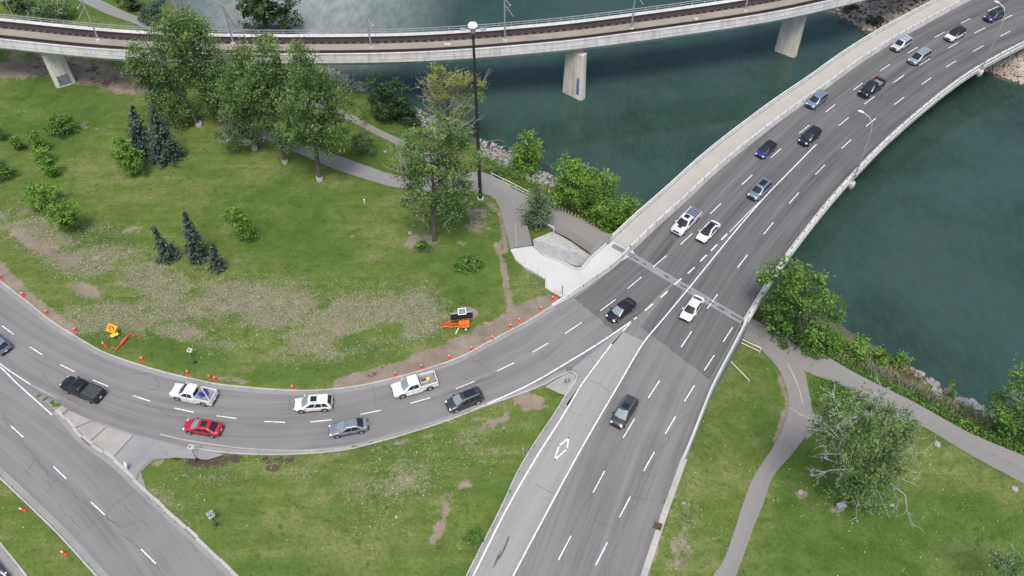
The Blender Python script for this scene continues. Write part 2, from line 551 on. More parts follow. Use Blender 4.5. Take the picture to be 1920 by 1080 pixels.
CTRL = [
    # meadow on the left
    (0, 160, -4.9), (120, 165, -5.0), (200, 180, -5.0), (30, 130, -5.2), (190, 140, -5.2), (0, 250, -3.5), (130, 260, -3.7), (0, 400, -1.4), (100, 400, -1.5), (280, 300, -3.0), (300, 400, -2.2),
    (300, 500, -1.3), (420, 250, -3.3), (450, 360, -2.8), (480, 285, -3.4), (560, 290, -3.6), (600, 340, -3.3), (600, 420, -2.4), (600, 520, -1.2), (600, 620, -0.5),
    (450, 600, -0.7), (450, 520, -1.2), (300, 600, -0.4), (180, 560, -0.4), (700, 500, -1.4), (800, 450, -1.8), (850, 500, -1.2), (780, 580, -0.6), (720, 400, -2.6),
    (900, 420, -1.7), (940, 480, -0.7), (900, 580, -0.3), (980, 560, -0.2), (1000, 530, -0.2),
    (0, 515, 0.02), (90, 585, 0.05), (190, 650, 0.05), (340, 700, 0.05), (440, 717, 0.05), (540, 725, 0.05), (680, 714, 0.05), (800, 684, 0.05), (920, 632, 0.05), (1030, 568, 0.02),
    # upper path and river path
    (533, 262, -3.9), (640, 307, -3.9), (690, 322, -3.8), (740, 340, -3.6), (830, 350, -3.2), (900, 350, -3.0), (940, 380, -2.6), (960, 420, -1.7), (975, 460, -0.35),
    (990, 400, -3.1), (1040, 412, -4.0), (1090, 432, -4.5), (1130, 455, -4.8), (1180, 470, -4.9), (1000, 445, -2.2), (1030, 425, -4.0), (985, 365, -3.9),
    (665, 225, -5.0), (710, 250, -4.9), (760, 280, -4.5), (830, 310, -4.1), (700, 290, -4.2),
    (640, 190, -5.6), (760, 230, -5.8), (850, 285, -5.2), (950, 330, -4.6),
    # left bank
    (300, 25, -5.2), (230, 30, -5.0), (160, 10, -5.0), (60, 30, -4.8), (250, 110, -4.6), (400, 140, -4.8), (520, 180, -5.0), (20, -60, -5.0), (200, -60, -5.4),
    (312, 0, -7.4), (345, 30, -7.4), (400, 62, -7.4), (440, 70, -7.2), (500, 62, -6.8), (570, 85, -7.4), (620, 128, -7.3), (660, 150, -7.4), (760, 193, -7.4), (800, 215, -7.4), (893, 262, -7.4), (960, 300, -7.3), (1040, 335, -7.4),
    (1110, 372, -7.4), (1185, 405, -7.4), (1290, 470, -7.4), (1400, 555, -7.4), (1480, 580, -7.4), (1570, 610, -7.4), (1640, 655, -7.4), (1690, 684, -7.4), (1740, 712, -7.4), (1795, 742, -7.4), (1860, 772, -7.4), (1930, 800, -7.4), (2050, 860, -7.4),
    (870, 275, -6.3), (1020, 345, -5.7), (1100, 395, -5.6),
    # river bed
    (400, 0, -8.6), (700, 60, -9.5), (640, 0, -9.0), (800, 130, -9.5), (900, 200, -9.5), (1000, 100, -10), (1000, 0, -10), (1100, 250, -10), (1200, 330, -10), (1300, 60, -10), (1350, 380, -10),
    (1500, 150, -10), (1500, 470, -10), (1650, 300, -10.5), (1650, 550, -9.5), (1800, 300, -10.5), (1750, 600, -9.5), (1900, 500, -10.5), (1900, 700, -9.5), (1700, 660, -8.3), (1300, -60, -10), (800, -80, -10), (450, -80, -9),
    (2100, 500, -10), (2100, 300, -10), (2100, 750, -9.5), (1480, 30, -8.8), (1800, 150, -9.0),
    # far bank
    (1547, 20, -7.4), (1580, 37, -7.4), (1623, 58, -7.4), (1700, 90, -7.4), (1790, 115, -7.4), (1850, 133, -7.4), (1920, 157, -7.4), (2050, 190, -7.4),
    (1620, 10, -5.5), (1690, 20, -4.5), (1640, -40, -4.5), (1900, 115, -5.2), (1960, 60, -3.5), (1850, -80, -3.5), (2050, 120, -4.0),
    # under the road bridge and the east side
    (1260, 520, -4.6), (1340, 570, -4.8), (1413, 612, -4.8), (1480, 650, -4.5), (1560, 693, -4.3), (1700, 762, -4.3), (1813, 830, -4.4), (1920, 885, -4.4), (2050, 950, -4.4),
    (1540, 640, -5.6), (1620, 690, -5.5), (1700, 728, -5.6), (1780, 770, -5.6), (1880, 830, -5.4),
    (1400, 655, -4.0), (1440, 680, -4.1), (1490, 730, -3.9), (1500, 790, -3.6), (1450, 860, -3.0), (1410, 930, -2.2), (1370, 1040, -1.5), (1340, 1080, -1.2), (1540, 780, -3.9), (1600, 745, -4.0), (1620, 790, -4.0),
    (1385, 670, -3.4), (1365, 720, -2.6), (1340, 780, -1.5), (1320, 840, -0.6), (1295, 900, -0.15), (1262, 960, 0.0), (1235, 1030, 0.05), (1215, 1090, 0.05), (1420, 780, -2.9), (1360, 900, -1.1), (1300, 1000, -0.4),
    (1600, 930, -3.0), (1500, 930, -2.6), (1500, 1050, -1.9), (1700, 1000, -3.0), (1850, 950, -3.7), (1900, 1070, -3.2), (1700, 1100, -2.5), (1450, 1100, -1.5), (2050, 1080, -3.4),
    # gore lawn and verge
    (980, 745, 0.05), (900, 775, 0.08), (760, 830, 0.08), (600, 862, 0.06), (420, 862, 0.06), (280, 840, 0.05), (240, 880, 0.05), (340, 980, 0.06), (440, 1070, 0.05), (1030, 760, 0.05), (990, 830, 0.05),
    (930, 950, 0.05), (870, 1070, 0.05), (600, 950, 0.35), (700, 900, 0.35), (700, 1050, 0.3), (550, 1080, 0.2), (820, 870, 0.3), (50, 960, 0.08), (100, 1010, 0.06), (20, 1010, 0.06), (120, 1100, 0.06), (-60, 900, 0.05),
]
cw = np.array([list(P(x, y, z)) for x, y, z in CTRL])

def tps(r2):
    return 0.5 * r2 * np.log(r2 + 1e-9)
_n = len(cw)
_d2 = ((cw[:, None, :2] - cw[None, :, :2]) ** 2).sum(-1)
_S = 50.0
_K = tps(_d2 / _S**2) + np.eye(_n) * 0.004
_Pm = np.hstack([np.ones((_n, 1)), cw[:, :2] / _S])
_A = np.block([[_K, _Pm], [_Pm.T, np.zeros((3, 3))]])
_sol = np.linalg.solve(_A, np.concatenate([cw[:, 2], np.zeros(3)]))

def hz(x, y):
    x = np.asarray(x, float); y = np.asarray(y, float)
    sh = x.shape
    q = np.stack([x.ravel(), y.ravel()], 1)
    out = np.empty(len(q))
    for i in range(0, len(q), 20000):
        b = q[i:i + 20000]
        d2 = ((b[:, None, :] - cw[None, :, :2]) ** 2).sum(-1)
        out[i:i + 20000] = tps(d2 / _S**2) @ _sol[:_n] + _sol[_n] + b @ _sol[_n + 1:] / _S
    return np.clip(out, -11.5, 0.6).reshape(sh)

def G(px, py):
    """survey point on the ground."""
    z = -2.0
    for _ in range(25):
        p = P(px, py, z)
        z += 0.7 * (float(hz(p.x, p.y)) - z)
    return P(px, py, z)

xs = np.concatenate([-125 - np.geomspace(4, 3000, 14)[::-1], np.arange(-125, 125.01, 0.5), 125 + np.geomspace(4, 3000, 14)])
ys = np.concatenate([28 - np.geomspace(3, 3000, 12)[::-1], np.arange(28, 190.01, 0.5), 190 + np.geomspace(4, 4000, 14)])
GX, GY = np.meshgrid(xs, ys)
GZ = hz(GX, GY)
dx = np.maximum(np.abs(GX) - 125, 0); dy = np.maximum(np.maximum(28 - GY, GY - 190), 0)
fade = np.clip(np.hypot(dx, dy) / 60, 0, 1)
GZ = GZ * (1 - fade) + np.where(GZ < WATER, -9.5, -3.0) * fade
ROADM = np.zeros(GX.shape, bool)
for pl in ROAD_POLYS:
    ROADM |= inside(pl, GX, GY)
_e = 0.35
rough = 0.06 * np.sin(GX * 1.7 + np.sin(GY * 0.9) * 2) * np.sin(GY * 1.3 + GX * 0.4)
GZ = np.where(ROADM, np.minimum(GZ, -0.16), GZ + rough * (fade == 0) * np.clip(-GZ / 1.0, 0.1, 1))
_pad = inside([tuple(P(*q)[:2]) for q in PAD], GX, GY)
GZ = np.where(_pad, np.minimum(GZ, -5.2), GZ)
ROADM |= _pad
tv = np.stack([GX.ravel(), GY.ravel(), GZ.ravel()], 1)
nx_, ny_ = len(xs), len(ys)
ii = np.arange(nx_ * ny_).reshape(ny_, nx_)
tq = np.stack([ii[:-1, :-1], ii[:-1, 1:], ii[1:, 1:], ii[1:, :-1]], -1).reshape(-1, 4)

# what grows where (surveyed patches: bare dirt, dry weeds, lush turf)
px = to_px(tv)
zx, zy = px[:, 0], px[:, 1]
_bad = (tv[:, 1] < 20) | (np.abs(px) > 4000).any(1)
zx = np.where(_bad, 1e5, zx); zy = np.where(_bad, 1e5, zy)
def blob(cx, cy, rx, ry, ang=0.0, soft=0.5):
    a = R(ang)
    u = ((zx - cx) * math.cos(a) + (zy - cy) * math.sin(a)) / rx
    v = (-(zx - cx) * math.sin(a) + (zy - cy) * math.cos(a)) / ry
    d = np.sqrt(u * u + v * v)
    return np.clip((1 + soft - d) / (2 * soft), 0, 1)
def vnoise(x, y, s, seed=0):
    x = x / s + seed * 17.3; y = y / s - seed * 9.1
    xi = np.floor(x).astype(np.int64); yi = np.floor(y).astype(np.int64)
    fx = x - xi; fy = y - yi
    fx = fx * fx * (3 - 2 * fx); fy = fy * fy * (3 - 2 * fy)
    def hsh(a, b_):
        h_ = (a * 374761393 + b_ * 668265263 + seed * 144665) & 0xffffffff
        h_ = ((h_ ^ (h_ >> 13)) * 1274126177) & 0xffffffff
        return ((h_ ^ (h_ >> 16)) & 0xffff) / 65535.0
    return (hsh(xi, yi) * (1 - fx) + hsh(xi + 1, yi) * fx) * (1 - fy) + (hsh(xi, yi + 1) * (1 - fx) + hsh(xi + 1, yi + 1) * fx) * fy
def fbm(s, seed=0):
    t = 0
    for k_, am in ((1, .5), (.5, .28), (.25, .15), (.12, .07)):
        t = t + am * vnoise(tv[:, 0], tv[:, 1], s * k_, seed)
    return t
def band(pts, w_, soft=0.6):
    best = np.full(len(zx), 1e9)
    for (x1, y1), (x2, y2) in zip(pts[:-1], pts[1:]):
        L2 = (x2 - x1)**2 + (y2 - y1)**2
        t = np.clip(((zx - x1) * (x2 - x1) + (zy - y1) * (y2 - y1)) / L2, 0, 1)
        best = np.minimum(best, np.hypot(zx - x1 - t * (x2 - x1), zy - y1 - t * (y2 - y1)))
    return np.clip((1 + soft - best / w_) / (2 * soft), 0, 1)
dirt = np.zeros(len(zx)); weed = np.zeros(len(zx)); lush = np.zeros(len(zx)); mulch = np.zeros(len(zx)); dry = np.zeros(len(zx))
for a in [band([(1035, 566), (980, 585), (930, 615), (880, 640), (830, 662), (760, 690), (700, 708), (640, 722)], 16, 0.5) * 1.0,
          blob(985, 595, 48, 13, -25, 0.4), blob(900, 645, 70, 14, -28, 0.4), blob(790, 683, 80, 11, -20, 0.4), blob(700, 705, 55, 8, -12, 0.5),
          blob(872, 588, 24, 14, 0, 0.3), band([(0, 505), (45, 555), (90, 590), (130, 618)], 13, 0.5), band([(930, 460), (945, 500), (950, 545), (960, 580)], 6, 0.9) * .9,
          blob(895, 410, 40, 35, 30, 0.8) * .62, band([(905, 375), (940, 400), (948, 470)], 7, 0.8) * .7,
          blob(160, 545, 34, 16, 20, 0.6) * .8, band([(30, 435), (90, 470), (140, 490)], 14, 0.8) * .8, blob(790, 450, 30, 22, 0, .6) * .8, blob(865, 455, 20, 7, 0, .6) * .6,
          band([(815, 1070), (812, 1020), (835, 965)], 9, 1.1) * .9, band([(835, 965), (860, 920), (925, 850)], 16, 1.1) * .75,
          blob(995, 755, 32, 17, 20, 0.5), blob(930, 790, 40, 12, -25, 0.7) * .7, band([(640, 855), (800, 818), (900, 780)], 6, 0.8) * .6,
          band([(1225, 1000), (1205, 1080), (1190, 1130)], 20, 0.5), blob(1255, 940, 16, 40, 15, 0.6) * .8, blob(1275, 1040, 30, 40, 0, .8) * .6, band([(1290, 840), (1262, 915)], 7, .7) * .8,
          band([(1465, 710), (1478, 760), (1455, 830)], 8, 0.8) * .8, blob(1385, 680, 22, 30, -25, .6) * .6, blob(1550, 870, 22, 30, 0, .7) * .6, blob(1502, 928, 12, 9, 0, .5) * .8, blob(1580, 960, 40, 22, 0, .8) * .5,
          blob(1790, 1043, 14, 7, 0, .6) * .6, blob(160, 238, 28, 12, 0, .8) * .6, blob(200, 700, 10, 4) * .5, blob(440, 712, 50, 6, 8, .6) * .7, band([(300, 860), (250, 905), (330, 985), (430, 1070)], 10, .9) * .6,
          blob(130, 130, 120, 22, 8, .7), blob(220, 155, 90, 18, 12, .6), blob(20, 130, 60, 16, 0, .6), blob(660, 443, 9, 4) * .6, blob(240, 432, 30, 14, -20, .8) * .5]:
    dirt = np.maximum(dirt, a)
for a in [band([(-20, 400), (60, 430), (130, 480), (240, 500), (330, 545)], 34, 0.8), band([(140, 600), (260, 600), (380, 570)], 30, .8) * .8, blob(240, 590, 60, 22, 10, .6), blob(330, 620, 60, 18, 10, .6),
          band([(420, 560), (560, 590), (700, 600), (790, 590)], 45, 0.9), blob(680, 600, 110, 45, -10, .7), blob(600, 650, 130, 35, 5, .7) * .8, blob(760, 610, 70, 35, -20, .7), blob(420, 640, 70, 25, 0, .8) * .6, blob(180, 430, 60, 18, 15, .8) * .5,
          blob(1000, 545, 40, 25, 0, .8) * .5, blob(880, 830, 60, 60, 0, .8) * .45, blob(420, 900, 60, 25, 0, .8) * .5, blob(760, 900, 120, 70, -30, .9) * .55, blob(320, 930, 50, 60, 40, .9) * .6, blob(560, 880, 200, 18, 0, .9) * .45, blob(1280, 980, 26, 90, 10, .8) * .5]:
    weed = np.maximum(weed, a)
for a in [blob(850, 560, 80, 35, 0, .8), blob(830, 480, 80, 50, 0, .8) * .8, blob(140, 215, 130, 50, 0, .9) * .8, blob(500, 420, 120, 70, 20, .9) * .5, blob(700, 300, 60, 30, 20, .6), blob(720, 235, 60, 26, 25, .6), band([(1050, 770), (960, 910), (880, 1075)], 17, .6), blob(330, 660, 150, 22, 14, .7),
          band([(700, 650), (600, 700), (450, 700)], 16, .9) * .8, blob(1590, 745, 60, 26, 25, .6), band([(1510, 660), (1680, 750), (1880, 870)], 30, .7), blob(1480, 960, 50, 110, 15, .8), blob(1650, 1000, 220, 80, 0, .9) * .85, blob(1390, 760, 50, 80, 15, .9) * .5, blob(960, 325, 60, 20, 25, .7), blob(590, 960, 180, 80, 0, .9) * .35, blob(870, 395, 40, 24, 0, .7) * .7, blob(950, 500, 20, 40, 0, .7) * .8, blob(170, 15, 80, 25, 0, .7), blob(660, 640, 30, 14, 0, .6) * .8]:
    lush = np.maximum(lush, a)
for a in [blob(130, 130, 120, 22, 8, .7) * .62, blob(220, 155, 90, 18, 12, .6) * .62, band([(250, 905), (285, 945), (330, 985)], 9, .8), band([(280, 850), (330, 855), (400, 858), (500, 862), (600, 866)], 6, .9), blob(512, 876, 16, 10, 0, .6), blob(385, 868, 40, 9, 0, .6), blob(900, 385, 26, 20, 20, .8) * .5,  # first two blobs: shade under the rail bridge painted on dry dirt
          band([(690, 705), (740, 685)], 8, .8) * .5]:
    mulch = np.maximum(mulch, a)
f1 = fbm(5.0, 1); f2 = fbm(2.5, 2); f3 = fbm(9.0, 3)
_u = tv[:, 0] * .94 + tv[:, 1] * .34; _v = -tv[:, 0] * .34 + tv[:, 1] * .94
f4 = .6 * vnoise(_u, _v * 4.5, 9.0, 5) + .4 * vnoise(_u, _v * 3.5, 4.0, 6)
weed = np.clip(weed * 1.1, 0, 1) * np.clip((.5 * f1 + .5 * f4 - .26) / .22, 0.15, 1)
dirt = np.maximum(dirt, np.clip((f2 - .60) / .12, 0, 1) * np.clip(weed * 1.6 - .5, 0, 1) * .75)
_thin = (zy > 770) & (zx < 1050) & (dirt < .95)
dirt = np.where(_thin, dirt * np.clip((f2 - .22) / .38, .25, 1.05), dirt)
_right = (zx > 1180) & (zy > 600)
dirt = np.where(_right, dirt * np.clip((f2 - .15) / .40, .35, 1.05), dirt)
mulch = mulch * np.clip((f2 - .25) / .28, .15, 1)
lush = np.clip(lush + np.clip((f3 - .55) / .2, 0, .6) - np.clip((.42 - f3) / .2, 0, .5) * (lush < .9), 0, 1)
shore = np.clip((-6.7 - GZ.ravel()) / 0.5, 0, 1) * .8
gravel = np.clip((-7.15 - GZ.ravel()) / 0.4, 0, 1)
gravel = np.maximum(gravel, np.where((zx > 1535) & (zy < 165) & (tv[:, 1] > 120) & (tv[:, 1] < 230), .9, 0))
tme = fast_mesh('ground', tv, tq, None or M['boulder'])
def add_attr(me, name, val):
    a = me.attributes.new(name, 'FLOAT', 'POINT')
    a.data.foreach_set('value', np.ascontiguousarray(val, np.float32))
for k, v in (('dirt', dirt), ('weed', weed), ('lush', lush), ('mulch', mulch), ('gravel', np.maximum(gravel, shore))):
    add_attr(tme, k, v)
tme.shade_smooth()

mt, nt, b = new_mat('ground_cover')
g = N(nt, 'ShaderNodeNewGeometry').outputs['Position']
def attr(k): return N(nt, 'ShaderNodeAttribute', attribute_name=k).outputs['Fac']
n_big = noise(nt, 0.06, 5, g, 0.6); n_mid = noise(nt, 0.35, 6, g, 0.68); n_fine = noise(nt, 2.4, 6, g, 0.75); n_tiny = noise(nt, 7.0, 4, g, 0.8)
mp = N(nt, 'ShaderNodeMapping'); mp.inputs['Rotation'].default_value = (0, 0, R(22)); mp.inputs['Scale'].default_value = (0.10, 0.75, 1)
nt.links.new(g, mp.inputs[0]); n_mow = noise(nt, 1.0, 5, mp.outputs[0], 0.65)
turf = ramp(nt, mth(nt, 'ADD', mth(nt, 'MULTIPLY', n_big, .4), mth(nt, 'MULTIPLY', mth(nt, 'ADD', n_mid, n_mow), .3)), [(0.38, (0.064, 0.118, 0.018)), (0.49, (0.113, 0.163, 0.032)), (0.58, (0.188, 0.203, 0.074))])
lushc = ramp(nt, n_mid, [(0.35, (0.048, 0.101, 0.015)), (0.65, (0.087, 0.150, 0.027))])
col = mix(nt, mth(nt, 'MULTIPLY', attr('lush'), .85), turf, lushc)
col = mix(nt, mth(nt, 'MULTIPLY', ramp(nt, n_fine, [(0.42, (1, 1, 1)), (0.55, (0, 0, 0))]), .42), col, (0.045, 0.085, 0.018))
n_clump = noise(nt, 1.0, 3, g, 0.5)
col = mix(nt, mth(nt, 'MULTIPLY', ramp(nt, n_clump, [(0.60, (0, 0, 0)), (0.70, (1, 1, 1))]), .55), col, (0.035, 0.078, 0.016))
col = mix(nt, mth(nt, 'MULTIPLY', ramp(nt, n_tiny, [(0.52, (0, 0, 0)), (0.68, (1, 1, 1))]), .30), col, (0.19, 0.21, 0.095))
# dry weeds, broken by noise
wsel = mth(nt, 'MULTIPLY', attr('weed'), mth(nt, 'ADD', 0.35, n_mid))
wmask = ramp(nt, mth(nt, 'ADD', wsel, mth(nt, 'MULTIPLY', mth(nt, 'SUBTRACT', n_fine, 0.5), .9)), [(0.38, (0, 0, 0)), (0.62, (1, 1, 1))])
wcol = ramp(nt, n_tiny, [(0.37, (0.085, 0.105, 0.045)), (0.50, (0.20, 0.19, 0.115)), (0.62, (0.44, 0.41, 0.33))])
col = mix(nt, mth(nt, 'MULTIPLY', wmask, .72), col, wcol)
dcol = ramp(nt, mth(nt, 'ADD', mth(nt, 'MULTIPLY', n_mid, .5), mth(nt, 'MULTIPLY', n_tiny, .5)), [(0.38, (0.160, 0.131, 0.098)), (0.6, (0.280, 0.238, 0.185))])
n_edge = noise(nt, 1.1, 6, g, 0.8)
dm = mth(nt, 'ADD', attr('dirt'), mth(nt, 'MULTIPLY', mth(nt, 'SUBTRACT', mth(nt, 'ADD', mth(nt, 'MULTIPLY', n_edge, .6), mth(nt, 'MULTIPLY', n_mid, .4)), 0.5), 2.8))
col = mix(nt, ramp(nt, dm, [(0.42, (0, 0, 0)), (0.58, (1, 1, 1))]), col, dcol)
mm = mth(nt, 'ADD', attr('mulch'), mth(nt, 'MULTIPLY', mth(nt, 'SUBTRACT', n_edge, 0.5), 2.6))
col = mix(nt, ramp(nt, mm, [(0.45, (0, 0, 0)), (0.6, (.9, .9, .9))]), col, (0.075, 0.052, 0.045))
gcol = ramp(nt, n_fine, [(0.35, (0.055, 0.050, 0.045)), (0.65, (0.15, 0.14, 0.125))])
col = mix(nt, attr('gravel'), col, gcol)
nt.links.new(col, b.inputs['Base Color'])
b.inputs['Roughness'].default_value = 0.95
b.inputs['Specular IOR Level'].default_value = 0.15
hh = mth(nt, 'ADD', mth(nt, 'MULTIPLY', n_fine, .6), mth(nt, 'MULTIPLY', n_tiny, .4))
bump(nt, b, hh, 0.7, 0.16)
tme.materials.clear(); tme.materials.append(mt)
ground = tag(link('ground', tme), kind='structure')

# ================================================================ WATER
mt, nt, b = new_mat('river_water')
g = N(nt, 'ShaderNodeNewGeometry').outputs['Position']
mp = N(nt, 'ShaderNodeMapping'); mp.inputs['Rotation'].default_value = (0, 0, R(-35)); mp.inputs['Scale'].default_value = (0.55, 0.22, 1)
nt.links.new(g, mp.inputs[0])
w1 = noise(nt, 1.0, 5, mp.outputs[0], 0.55); w2 = noise(nt, 0.05, 4, g, 0.6); w3 = noise(nt, 2.2, 4, mp.outputs[0], 0.6)
sep = N(nt, 'ShaderNodeSeparateXYZ'); nt.links.new(g, sep.inputs[0])
# riffle upstream of the rail bridge; sky glare painted as pale base colour
rx = mth(nt, 'MULTIPLY', mth(nt, 'ADD', sep.outputs[0], 45), 1 / 34.0); ry = mth(nt, 'MULTIPLY', mth(nt, 'SUBTRACT', sep.outputs[1], 172), 1 / 36.0)
rd = mth(nt, 'SQRT', mth(nt, 'ADD', mth(nt, 'MULTIPLY', rx, rx), mth(nt, 'MULTIPLY', ry, ry)))
rif_glare = ramp(nt, mth(nt, 'ADD', rd, mth(nt, 'MULTIPLY', mth(nt, 'SUBTRACT', w2, .5), .3)), [(0.35, (1, 1, 1)), (1.05, (0, 0, 0))])
deep = ramp(nt, w2, [(0.35, (0.020, 0.043, 0.033)), (0.62, (0.030, 0.072, 0.060))])
deep = mix(nt, ramp(nt, mth(nt, 'ADD', mth(nt, 'MULTIPLY', w1, .5), mth(nt, 'MULTIPLY', w2, .5)), [(0.5, (0, 0, 0)), (0.62, (.5, .5, .5))]), deep, (0.040, 0.058, 0.050))
deep = mix(nt, mth(nt, 'MULTIPLY', ramp(nt, w3, [(0.46, (0, 0, 0)), (0.60, (1, 1, 1))]), .2), deep, (0.055, 0.080, 0.070))  # ripple sheen painted as paler flecks in the base colour
pale = ramp(nt, mth(nt, 'ADD', mth(nt, 'MULTIPLY', w1, .55), mth(nt, 'MULTIPLY', w3, .45)), [(0.40, (0.17, 0.20, 0.19)), (0.58, (0.25, 0.275, 0.265))])
nt.links.new(mix(nt, rif_glare, deep, pale), b.inputs['Base Color'])
b.inputs['Roughness'].default_value = 0.09
b.inputs['IOR'].default_value = 1.33
hb = mth(nt, 'ADD', mth(nt, 'MULTIPLY', w1, .55), mth(nt, 'MULTIPLY', w3, .45))
bn = N(nt, 'ShaderNodeBump'); bn.inputs['Distance'].default_value = 0.25
nt.links.new(mth(nt, 'ADD', mth(nt, 'ADD', .15, mth(nt, 'MULTIPLY', ramp(nt, noise(nt, 0.03, 3, g), [(.42, (0, 0, 0)), (.62, (1, 1, 1))]), .22)), mth(nt, 'MULTIPLY', rif_glare, .35)), bn.inputs['Strength'])
nt.links.new(hb, bn.inputs['Height']); nt.links.new(bn.outputs[0], b.inputs['Normal'])
wmb = MB().add([(-4000, -3000, WATER), (4000, -3000, WATER), (4000, 5000, WATER), (-4000, 5000, WATER)], [(0, 1, 2, 3)])
struct('river_water', wmb, mt)

# ================================================================ ROADS
def line_px(pts, z=0.0, step=1.0):
    return px_line(pts, z, step)
def strip_between(name, Lp, Rp, mat, z, n=None, nv=6, step=1.0):
    a, bb = line_px(Lp, 0, .5), line_px(Rp, 0, .5)
    L = max(len(a), len(bb)) * .5
    n = n or max(4, int(L / step))
    a, bb = resample(a, n=n), resample(bb, n=n)
    a[:, 2] = bb[:, 2] = z
    return MB().strip(a, bb, nv)

B_LEFT = [(1185, 472), (1224, 434), (1287, 377), (1340, 327), (1392, 283), (1447, 240), (1495, 204), (1547, 168), (1612, 120), (1680, 77), (1752, 37), (1813, 4), (1890, -36), (1990, -84)]
B_RIGHT = [(1393, 600), (1425, 547), (1465, 487), (1512, 425), (1560, 366), (1613, 308), (1662, 259), (1713, 214), (1762, 174), (1813, 137), (1868, 105), (1925, 76), (2000, 40), (2100, 0)]
DIV = [(1262, 528), (1230, 567), (1190, 598), (1130, 641), (1067, 692)]
strips = []
road_bridge = struct('bridge_roadway', strip_between('x', B_LEFT, B_RIGHT, M['asphalt_bridge'], 0.0, nv=12), M['asphalt_bridge'])
# ramp: upper dark part next to the joint, then the paler part
RK2 = BARRIER_BASE[::-1] + RAMP_KERB[::-1][1:] + [(-60, 476)]
RL2 = [(1285, 527), (1250, 560), (1205, 592), (1130, 641), (1067, 695)] + RAMP_LOW[::-1][1:] + [(60, 735), (-60, 655)]
struct('ramp_roadway', strip_between('x', RK2, RL2, M['asphalt_ramp'], -0.004, nv=8), M['asphalt_ramp'])
struct('main_roadway', strip_between('x', [(1262, 528), (1190, 612), (1147, 650), (1100, 715), (1060, 746)] + MAIN_LEFT[1:], [(1393, 600)] + RIGHT_EDGE[1:], M['asphalt_main'], 0.0, nv=10), M['asphalt_main'])
struct('side_roadway', strip_between('x', [(-80, 640), (0, 692), (60, 735), (106, 772)] + LL_RIGHT[1:], [(-120, 780)] + LL_LEFT, M['asphalt_ramp'], 0.0, nv=8), M['asphalt_ramp'])
struct('corner_roadway', strip_between('x', CORNER, [(x - 160, y + 30) for x, y in CORNER], M['asphalt_ramp'], 0.0), M['asphalt_ramp'])
struct('gore_base', MB().poly([P(x, y, -0.008) for x, y in [(1300, 500), (1320, 560), (1230, 660), (1120, 760), (1040, 780), (1060, 745), (1083, 705), (1050, 690), (1150, 610), (1230, 540)]]), M['asphalt_main'])
# darker resurfaced asphalt beyond the ragged seam
def ragged(mb, nv, amp, rows=1):
    v = mb.v; k = nv + 1
    for j in range(k):
        for r_ in range(rows):
            i = len(v) - k * (r_ + 1) + j
            d = Vector(v[-k + j]) - Vector(v[-2 * k + j]); d.normalize()
            v[i] = tuple(Vector(v[i]) + d * random.uniform(-amp, amp))
    return mb
def zpoly(pts, z):
    return MB().poly([P(x, y, z) for x, y in pts])
seam_l = [(1078, 552), (1076, 572), (1088, 580), (1098, 592), (1118, 594), (1128, 603), (1138, 612), (1150, 620)]
struct('dark_asphalt_patch', ragged(strip_between('x', [(1185, 474), (1160, 493), (1122, 525), (1076, 560)], [(1262, 528), (1222, 566), (1190, 597), (1150, 622)], M['asphalt_bridge'], 0.004, nv=16), 16, .25), M['asphalt_bridge'])
struct('dark_asphalt_patch', ragged(strip_between('x', [(1264, 530), (1230, 575), (1200, 612)], [(1390, 602), (1362, 655), (1330, 712)], M['asphalt_bridge'], 0.004, nv=20), 20, .14), M['asphalt_bridge'])
struct('concrete_lane', strip_between('x', [(1168, 622), (1147, 645), (1100, 706), (1057, 766), (1000, 862), (947, 957), (884, 1080), (848, 1150)], [(1207, 640), (1166, 712), (1120, 786), (1082, 855), (1042, 932), (1000, 1010), (962, 1080), (930, 1140)], M['concrete_lane'], 0.008, nv=4), M['concrete_lane'])
struct('gore_pavement', zpoly([(1186, 600), (1168, 623), (1147, 648), (1108, 700), (1064, 762), (1058, 745), (1078, 716), (1081, 705), (1067, 695), (1110, 662)], 0.008), M['gutter'])

# ---------------------------------------------------------------- painted lines
marks = MB(); worn = MB(); yel = MB()
def paint_line(mb, pts, w_=0.14, z=0.014, step=1.0):
    a = line_px(pts, z, step) if len(pts) > 2 else np.array([list(P(*q, z)) for q in pts])
    mb.strip(offset(a, w_ / 2), offset(a, -w_ / 2))
def paint_line_w(mb, a, w_=0.14):
    mb.strip(offset(a, w_ / 2), offset(a, -w_ / 2))
def dashes(centers, length=3.0, w_=0.14, first=0, last=None, skip=()):
    c = np.array([list(P(x, y, 0.014)) for x, y in centers])
    t = np.gradient(c, axis=0); t /= np.linalg.norm(t, axis=1)[:, None]
    for i, (p, d) in enumerate(zip(c, t)):
        if i in skip: continue
        a = np.array([p - d * length / 2, p, p + d * length / 2])
        # keep the curve of the lane
        paint_line_w(marks, a, w_)
L1 = [(1075, 615), (1140, 572), (1190, 530), (1237, 490), (1287, 448), (1342, 391), (1401, 337), (1455, 287), (1508, 242), (1557, 203), (1609, 162), (1659, 127), (1711, 94), (1762, 65), (1811, 39), (1862, 16), (1915, -8)]
dashes(L1, 3.1)
L2 = [(1531, 270), (1582, 228), (1630, 188), (1685, 148), (1734, 116), (1787, 85), (1837, 57), (1888, 33), (1940, 8)]
dashes(L2, 3.3, skip=(0,))
L3 = [(1940, 36), (1885, 63), (1834, 91), (1783, 120), (1737, 152), (1686, 189), (1633, 229), (1587, 270), (1538, 318), (1489, 371), (1441, 428), (1392, 490), (1336, 565), (1287, 636), (1226, 730), (1179, 803), (1123, 903), (1059, 1027)]
dashes(L3, 3.2)
dashes([(1365, 627), (1330, 680), (1293, 737), (1257, 797), (1217, 865), (1172, 950), (1128, 1038)], 3.0)
